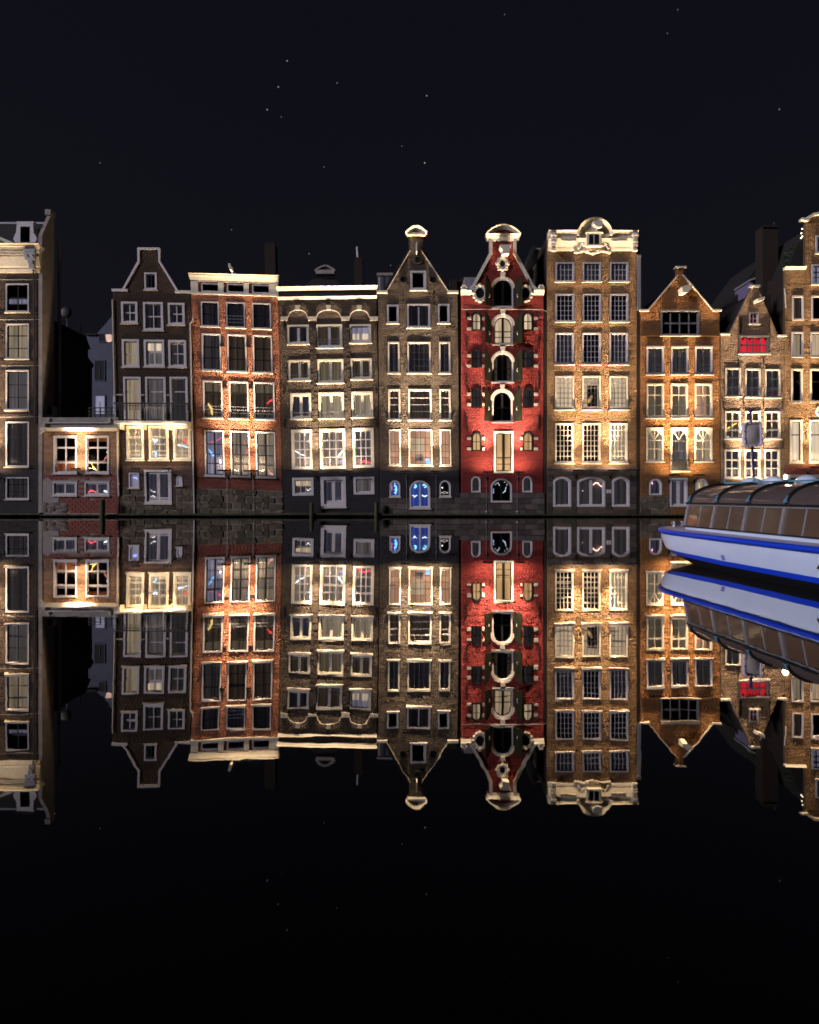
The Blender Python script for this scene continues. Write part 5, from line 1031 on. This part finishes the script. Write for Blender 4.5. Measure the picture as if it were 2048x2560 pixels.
for (px_, y0, r_, lab, yy) in ((256, 1249, .2, 'mossy timber pile standing before the red painted brick base', .75), (779, 1256, .15, 'short mossy timber post left of the white double door of the three-arch house', .5), (941, 1256, .15, 'short mossy timber post right of the white double door of the three-arch house', .5)):
    Yp = D - yy; c = P(px_, 1238, Yp)
    top = P(px_, y0, Yp)[2]
    o = MB().tube([(c[0], Yp, -.6), (c[0] + .01, Yp, top * .5), (c[0], Yp, top - .05), (c[0], Yp, top)], [r_, r_ * .98, r_ * .95, r_ * .75], 10).build('mooring_pile', M['pile']); tag(o, lab, 'pile', 'timber piles at the house fronts')

# ------------------------------------------------------------------ traffic mirror on a blue pole
tm = empty('convex_mirror', P(1885, 1238, 20.2)[:2] + (0,), 'square convex mirror with pale rim on a blue-violet pole', 'mirror')
Y_ = 20.2; q = lambda a, b, y=Y_: P(a, b, y)
blu = mat('violet_pole_paint', (.05, .035, .13), .45)
MB().tube([q(1890, 1372), q(1885, 1200), q(1881, 1120), q(1877, 1030)], .036, 10).build('pole', blu, tm, None, True); MB().ball(q(1877, 1027), .055, (1, 1, .9), 10, 6).build('pole_cap', blu, tm)
def rr(x0, y0, x1, y1, r, n=5):
    pts = []
    for (cx, cy, a0) in ((x1 - r, y1 - r, 0), (x0 + r, y1 - r, 90), (x0 + r, y0 + r, 180), (x1 - r, y0 + r, 270)):
        for i in range(n + 1):
            a = math.radians(a0 + 90 * i / n); pts.append((cx + r * math.cos(a), cy + r * math.sin(a)))
    return [(q(a + (b - 1088) * .03, b - (a - 1877) * .07)[0], q(a, b - (a - 1877) * .07)[2]) for a, b in pts]
MB().ring(rr(1854, 1056, 1900, 1118, 8), rr(1857.5, 1060, 1896, 1113.5, 6), Y_ - .16, Y_ - .05).build('rim', mat('lilac_rim', (.78, .70, .85), .4), tm)
g_ = MB(); n = 10
for i in range(n + 1):
    for j in range(n + 1):
        a, b = 1856.5 + 40.5 * i / n, 1058.5 + 56.5 * j / n; p = q(a + (b - 1088) * .03, b - (a - 1877) * .07); g_.v.append((p[0], Y_ - .10 - .09 * (1 - (2 * i / n - 1) ** 2) * (1 - (2 * j / n - 1) ** 2), p[2]))
g_.f = [(i * (n + 1) + j, (i + 1) * (n + 1) + j, (i + 1) * (n + 1) + j + 1, i * (n + 1) + j + 1) for i in range(n) for j in range(n)]
g_.build('mirror_face', mat('matt_mirror', (.40, .35, .33), .45, metal=.0), tm, None, True)  # even matt brown-grey face, not metallic
for (a, b) in [(1862, 1060), (1872, 1058), (1882, 1057), (1892, 1056), (1899, 1072), (1899, 1086), (1899, 1100), (1864, 1117), (1874, 1116), (1884, 1115), (1856, 1080), (1856, 1098)]: MB().ball((q(a, b)[0], Y_ - .165, q(a, b)[2]), .022, (1, .6, 1), 6, 4).build('bolt', M['iron'], tm)
MB().box(q(1872, 0)[0], q(1886, 0)[0], Y_ - .05, Y_ + .06, q(0, 1105)[2], q(0, 1065)[2]).build('mount', M['iron'], tm)

# ------------------------------------------------------------------ glass-roofed canal boat
bd = Vector((-.0847, 1, 0)).normalized(); brt = Vector((bd.y, -bd.x, 0)); B0 = Vector((6.32, 13.77, 0)) + brt * 2.05
def bo(u, v, z): p = B0 + bd * u + brt * v; return (p.x, p.y, z)
boat = empty('canal_boat', (B0.x, B0.y, 0), 'white canal tour boat with blue stripes and curved brown glass roof', 'boat')
BW = mat('boat_white_paint', (.66, .75, .96), .22, spec=.5, noise=dict(scale=1.5, to=(.62, .71, .93))); BB = mat('boat_blue_paint', (.004, .05, .66), .35); BK = mat('boat_black_bottom', (.008, .008, .009), .5)
BD = mat('boat_deck_paint', (.42, .38, .47), .6, noise=dict(scale=4, to=(.36, .33, .42))); BT = mat('boat_teal_paint', (.10, .26, .36), .4); BAL = mat('brushed_aluminium', (.5, .52, .58), .35, metal=.7)
def bglass(name, c, em):
    m = mat(name, c, .05, spec=.8, noise=dict(scale=.9, stretch=(1, 1, 2), to=tuple(v * .72 for v in c)), emit=(em, 1.0)); return m  # warm light painted into the glass as a faint emission
BG = bglass('brown_side_glass', (.075, .048, .034), (.032, .019, .0125)); BG2 = bglass('brown_roof_glass', (.06, .046, .05), (.026, .018, .017))
u0 = -12.5
def outline(ut, b, us=1.9, n=26, p=2.3):
    """half breadth along the hull: straight side, then a blunt rounded bow"""
    r = [(u0, b), (-8, b), (-4, b), (-2, b), (0, b), (us, b)]
    for i in range(1, n + 1):
        a = math.pi / 2 * i / n; r.append((us + (ut - us) * math.sin(a) ** (2 / p), b * max(0.0, math.cos(a)) ** (2 / p)))
    return r
def loft(name, m, levels, parent, both=True, smooth=True):
    """levels: list of (outline, z function)"""
    mb = MB()
    for sg in ((-1, 1) if both else (-1,)):
        n = len(levels[0][0]); o = len(mb.v)
        for (ol, zf) in levels: mb.v += [bo(u, sg * b, zf(u)) for u, b in ol]
        mb.f += [(o + k * n + i, o + k * n + i + 1, o + (k + 1) * n + i + 1, o + (k + 1) * n + i) for k in range(len(levels) - 1) for i in range(n - 1)]
    return mb.build(name, m, parent, None, smooth)
ris = lambda u, a, k=1.0: a * max(0, (u + .5) / 4.5) ** 2.2 * k
zr = lambda u: .655 + ris(u, .03)
z1_ = lambda u: .25 + ris(u, .11); z2_ = lambda u: .15 + ris(u, .16); z3_ = lambda u: -.30 + ris(u, .75)
oR, o1, o2, o3 = outline(4.4, 2.03), outline(4.1, 1.98), outline(3.92, 1.955, 1.6), outline(2.6, 1.5, .6)
om = outline(4.33, 2.035)
hull = loft('hull', BW, [(oR, zr), (om, lambda u: .5 + ris(u, .05)), (o1, z1_)], boat)
loft('waterline_stripe', BB, [(o1, z1_), (o2, z2_)], hull)
loft('bottom', BK, [(o2, z2_), (outline(3.5, 1.85, 1.2), lambda u: -.02 + ris(u, .36)), (o3, z3_), (outline(2.3, .02, .6), z3_)], hull)
# blue rubbing strake
st = MB()
for sg in (-1, 1):
    ol = outline(4.46, 2.06); n = len(ol); o = len(st.v)
    for (du, dz) in ((-.03, 0), (.045, .0), (.065, .03), (.065, .075), (.045, .10), (-.03, .105)):
        ol2 = outline(4.4 + du, 2.03 + du); st.v += [bo(u, sg * b, zr(u) + dz - .005) for u, b in ol2]
    st.f += [(o + k * n + i, o + k * n + i + 1, o + (k + 1) * n + i + 1, o + (k + 1) * n + i) for k in range(5) for i in range(n - 1)]
st.build('rubbing_strake', BB, boat, None, True)
zd = lambda u: zr(u) + .09
dk2 = loft('deck', BD, [(outline(4.38, 2.01), zd), (outline(4.1, 1.86), lambda u: zd(u) + .03), (outline(2.55, 1.80, 1.9), lambda u: zd(u) + .045)], boat)
MB().add([bo(2.2, -1.85, zd(2.2) + .02), bo(3.3, -1.5, zd(2.9) + .03), bo(4.09, 0, zd(3.7) + .03), bo(3.3, 1.5, zd(2.9) + .03), bo(2.2, 1.85, zd(2.2) + .02)], [(0, 1, 2, 3, 4)]).build('fore_deck', BD, dk2)
cb_ = lambda b: [(u0, b), (-8, b), (-4, b), (-2, b), (0, b), (1.4, b), (2.05, b - .02), (2.32, b - .22), (2.5, b - .7), (2.58, .02)]
loft('coaming', BW, [(cb_(1.80), lambda u: .74), (cb_(1.79), lambda u: .87)], boat, smooth=False)
bol = MB().tube([bo(3.25, -1.45, .78), bo(3.25, -1.45, .93)], .05, 10).tube([bo(3.35, -1.2, .78), bo(3.35, -1.2, .93)], .05, 10).tube([bo(3.22, -1.52, .89), bo(3.38, -1.12, .89)], .03, 8).build('bollard', BAL, boat)
pill = [2.03 - 1.18 * i for i in range(13)]
zs0, zs1 = .87, 1.37
vb = lambda z: -(1.79 - .10 * (z - zs0) / (zs1 - zs0))
for sg in (1, -1):
    for i, (ua, ub) in enumerate(zip(pill[:-1], pill[1:])):
        for h0, h1 in ((0, .5), (.5, 1)):
            a, b = ua + (ub - ua) * h0, ua + (ub - ua) * h1
            MB().add([bo(a, sg * vb(zs0), zs0), bo(b, sg * vb(zs0), zs0), bo(b, sg * vb(zs1), zs1), bo(a, sg * vb(zs1), zs1)], [(0, 1, 2, 3)]).build('side_pane', BG, boat)
        um = (ua + ub) / 2
        def post(name, u, w_, m, par, out=.02):
            vs = []
            for z in (zs0 - .01, zs1 + .01):
                v = sg * (vb(z) - out); vi = sg * (vb(z) + .03); vs += [bo(u - w_, v, z), bo(u + w_, v, z), bo(u + w_, vi, z), bo(u - w_, vi, z)]
            return MB().add(vs, [(0, 1, 5, 4), (1, 2, 6, 5), (2, 3, 7, 6), (3, 0, 4, 7), (0, 1, 2, 3), (4, 5, 6, 7)]).build(name, m, par)
        post('pillar', ua, .045, BAL, boat, .03); post('mullion', um, .02, M['lead'], boat, .008)
    def run(name, m, v0, v1, za, zb, ua=2.08, par=boat):
        vs = []
        for u in (ua, u0): vs += [bo(u, sg * v0, za), bo(u, sg * v1, za), bo(u, sg * v1, zb), bo(u, sg * v0, zb)]
        return MB().add(vs, [(0, 1, 5, 4), (1, 2, 6, 5), (2, 3, 7, 6), (3, 0, 4, 7), (0, 1, 2, 3), (4, 5, 6, 7)]).build(name, m, par)
    run('window_sill', M['black'], -1.83, -1.76, .862, .885); run('window_head', M['lead'], -1.725, -1.66, 1.352, 1.385); run('gutter', M['black'], -1.75, -1.62, 1.386, 1.425)
    arcp = lambda t: (-(1.66 - .90 * (1 - math.cos(t))), 1.425 + .40 * math.sin(t))
    na = 8
    for i, (ua, ub) in enumerate(zip(pill[:-1], pill[1:])):
        vs = []
        for q_ in range(na + 1):
            v, z = arcp(math.pi / 2 * q_ / na); vs += [bo(ua - .04, sg * v, z), bo(ub + .04, sg * v, z)]
        MB().add(vs, [(2 * q_, 2 * q_ + 1, 2 * q_ + 3, 2 * q_ + 2) for q_ in range(na)]).build('roof_pane', BG2, boat, None, True)
        ri = MB().tube([bo(ua, sg * (arcp(math.pi / 2 * q_ / na)[0] - .01), arcp(math.pi / 2 * q_ / na)[1] + .012) for q_ in range(na + 1)], .038, 6).build('roof_rib', M['black'], boat, None, True)
        MB().tube([bo(ua, sg * (arcp(t)[0] - .035), arcp(t)[1] + .03) for t in (0, .10, .22, .34)], [.05, .03, .016, .008], 6).build('rib_foot', BT, ri)
    run('roof_edge', BT, -.85, -.79, 1.85, 1.885, 2.0)
    for ua in pill[:-1]: MB().box(0, 0.01, 0, .01, 0, .01) if 0 else MB().tube([bo(ua, sg * -.83, 1.89), bo(ua, sg * -.83, 1.935)], [.04, .02], 6).build('roof_cleat', BT, boat)
MB().add([bo(2.03, -.74, 1.835), bo(2.03, .74, 1.835), bo(u0, .74, 1.835), bo(u0, -.74, 1.835), bo(2.03, -.74, 1.80), bo(2.03, .74, 1.80), bo(u0, .74, 1.80), bo(u0, -.74, 1.80)], [(0, 1, 2, 3), (4, 5, 6, 7), (0, 1, 5, 4), (0, 3, 7, 4), (1, 2, 6, 5)]).build('roof_deck', M['grey'], boat)
# raked front screen, rounded in plan
fs = MB(); bot = [(2.06, -1.80), (2.32, -1.57), (2.5, -1.05), (2.56, 0), (2.5, 1.05), (2.32, 1.57), (2.06, 1.80)]; topc = [(2.03, -1.69), (2.10, -1.5), (2.16, -1.0), (2.18, 0), (2.16, 1.0), (2.10, 1.5), (2.03, 1.69)]
fs.v = [bo(u, v, .86) for u, v in bot] + [bo(u, v, 1.40) for u, v in topc] + [bo(2.03, -1.66 + .9 * (1 - math.cos(t)) if True else 0, 1.425 + .40 * math.sin(t)) for t in (0,)]
fs.f = [(i, i + 1, i + 8, i + 7) for i in range(6)]
fs.build('front_screen', BG, boat, None, False)
cap = MB(); arc_all = [(arcp(math.pi / 2 * q_ / 8)) for q_ in range(9)]; arc_all = arc_all + [(-v, z) for v, z in reversed(arc_all)]
cap.add([bo(2.03, v, z) for v, z in arc_all], [tuple(range(len(arc_all)))]); cap.build('front_tympanum', BG2, boat)
MB().tube([bo(2.03, v, z) for v, z in arc_all], .035, 6).build('front_arch', M['black'], boat, None, True)
for (u, v) in ((1.55, -.46), (.75, -.46), (-.35, -.46), (-1.5, -.46)):
    dome = MB(); R_ = .235
    for j in range(6):
        a = math.pi / 2 * j / 5
        for i in range(14): p = bo(u, v, 1.85); dome.v.append((p[0] + R_ * math.cos(a) * math.cos(2 * math.pi * i / 14), p[1] + R_ * math.cos(a) * math.sin(2 * math.pi * i / 14), 1.835 + .16 * math.sin(a)))
    dome.f = [(j * 14 + i, j * 14 + (i + 1) % 14, (j + 1) * 14 + (i + 1) % 14, (j + 1) * 14 + i) for j in range(5) for i in range(14)]
    dome.build('roof_dome', BW, boat, None, True)
lm = MB().tube([bo(.1, -.62, 1.84), bo(.1, -.62, 1.92)], .03, 8).build('roof_lamp', M['iron'], boat); MB().ball(bo(.1, -.62, 1.96), .035, (1, 1, 1.5), 10, 6).build('bulb', neon_mat((1, .85, .6), 30), lm)
pl_ = bpy.data.lights.new('roof_lamp_glow', 'POINT'); pl_.energy = 2.0; pl_.color = (1, .8, .5); pl_.shadow_soft_size = .06; po = bpy.data.objects.new('roof_lamp_glow', pl_); col.objects.link(po); place(po, bo(.1, -.62, 2.05), lm)
# draught mark and start of the name on the side
def hullmark(name, m, rects, u, dy=.004):
    mb = MB()
    for (a, b, c, d) in rects: mb.add([bo(u - a, -1.984 - dy - (b - .27) * .27, b), bo(u - c, -1.984 - dy - (b - .27) * .27, b), bo(u - c, -1.984 - dy - (d - .27) * .27, d), bo(u - a, -1.984 - dy - (d - .27) * .27, d)], [(0, 1, 2, 3)])
    return mb.build(name, m, hull)
hullmark('draught_mark', BB, [(0, .27, .125, .365)], .1); hullmark('draught_digits', M['white'], [(.02, .29, .034, .345), (.05, .29, .072, .31), (.05, .325, .072, .345), (.088, .29, .104, .345)], .1, .008)
mb = MB(); ul = -2.80; mb.add([bo(ul, -2.035, .40), bo(ul - .06, -2.035, .40), bo(ul - .22, -2.04, .60), bo(ul - .17, -2.04, .60)], [(0, 1, 2, 3)]); mb.add([bo(ul - .34, -2.035, .40), bo(ul - .40, -2.035, .40), bo(ul - .24, -2.04, .60), bo(ul - .19, -2.04, .60)], [(0, 1, 2, 3)]); mb.add([bo(ul - .10, -2.039, .46), bo(ul - .30, -2.039, .46), bo(ul - .28, -2.039, .49), bo(ul - .13, -2.039, .49)], [(0, 1, 2, 3)]); mb.build('name_letter', M['black'], hull)

# ------------------------------------------------------------------ floating specks on the still water
mb = MB()
for _ in range(46):
    Yw = random.choice((random.uniform(11, 24), random.uniform(24, 47))); xw = random.uniform(-.62, .5) * Yw * .95
    l_, w2 = random.uniform(.03, .16), random.uniform(.012, .04); a = random.uniform(-.5, .5); dx, dy = l_ * math.cos(a), l_ * math.sin(a) * .6
    mb.add([(xw - dx, Yw - dy, .005), (xw + w2 * .3, Yw - w2, .007), (xw + dx, Yw + dy, .005), (xw - w2 * .3, Yw + w2, .009)], [(0, 1, 2, 3)])
o = mb.build('floating_debris', mat('pale_debris', (.3, .28, .22), .8)); o['kind'] = 'stuff'; o['label'] = 'scattered leaves and specks floating on the canal'
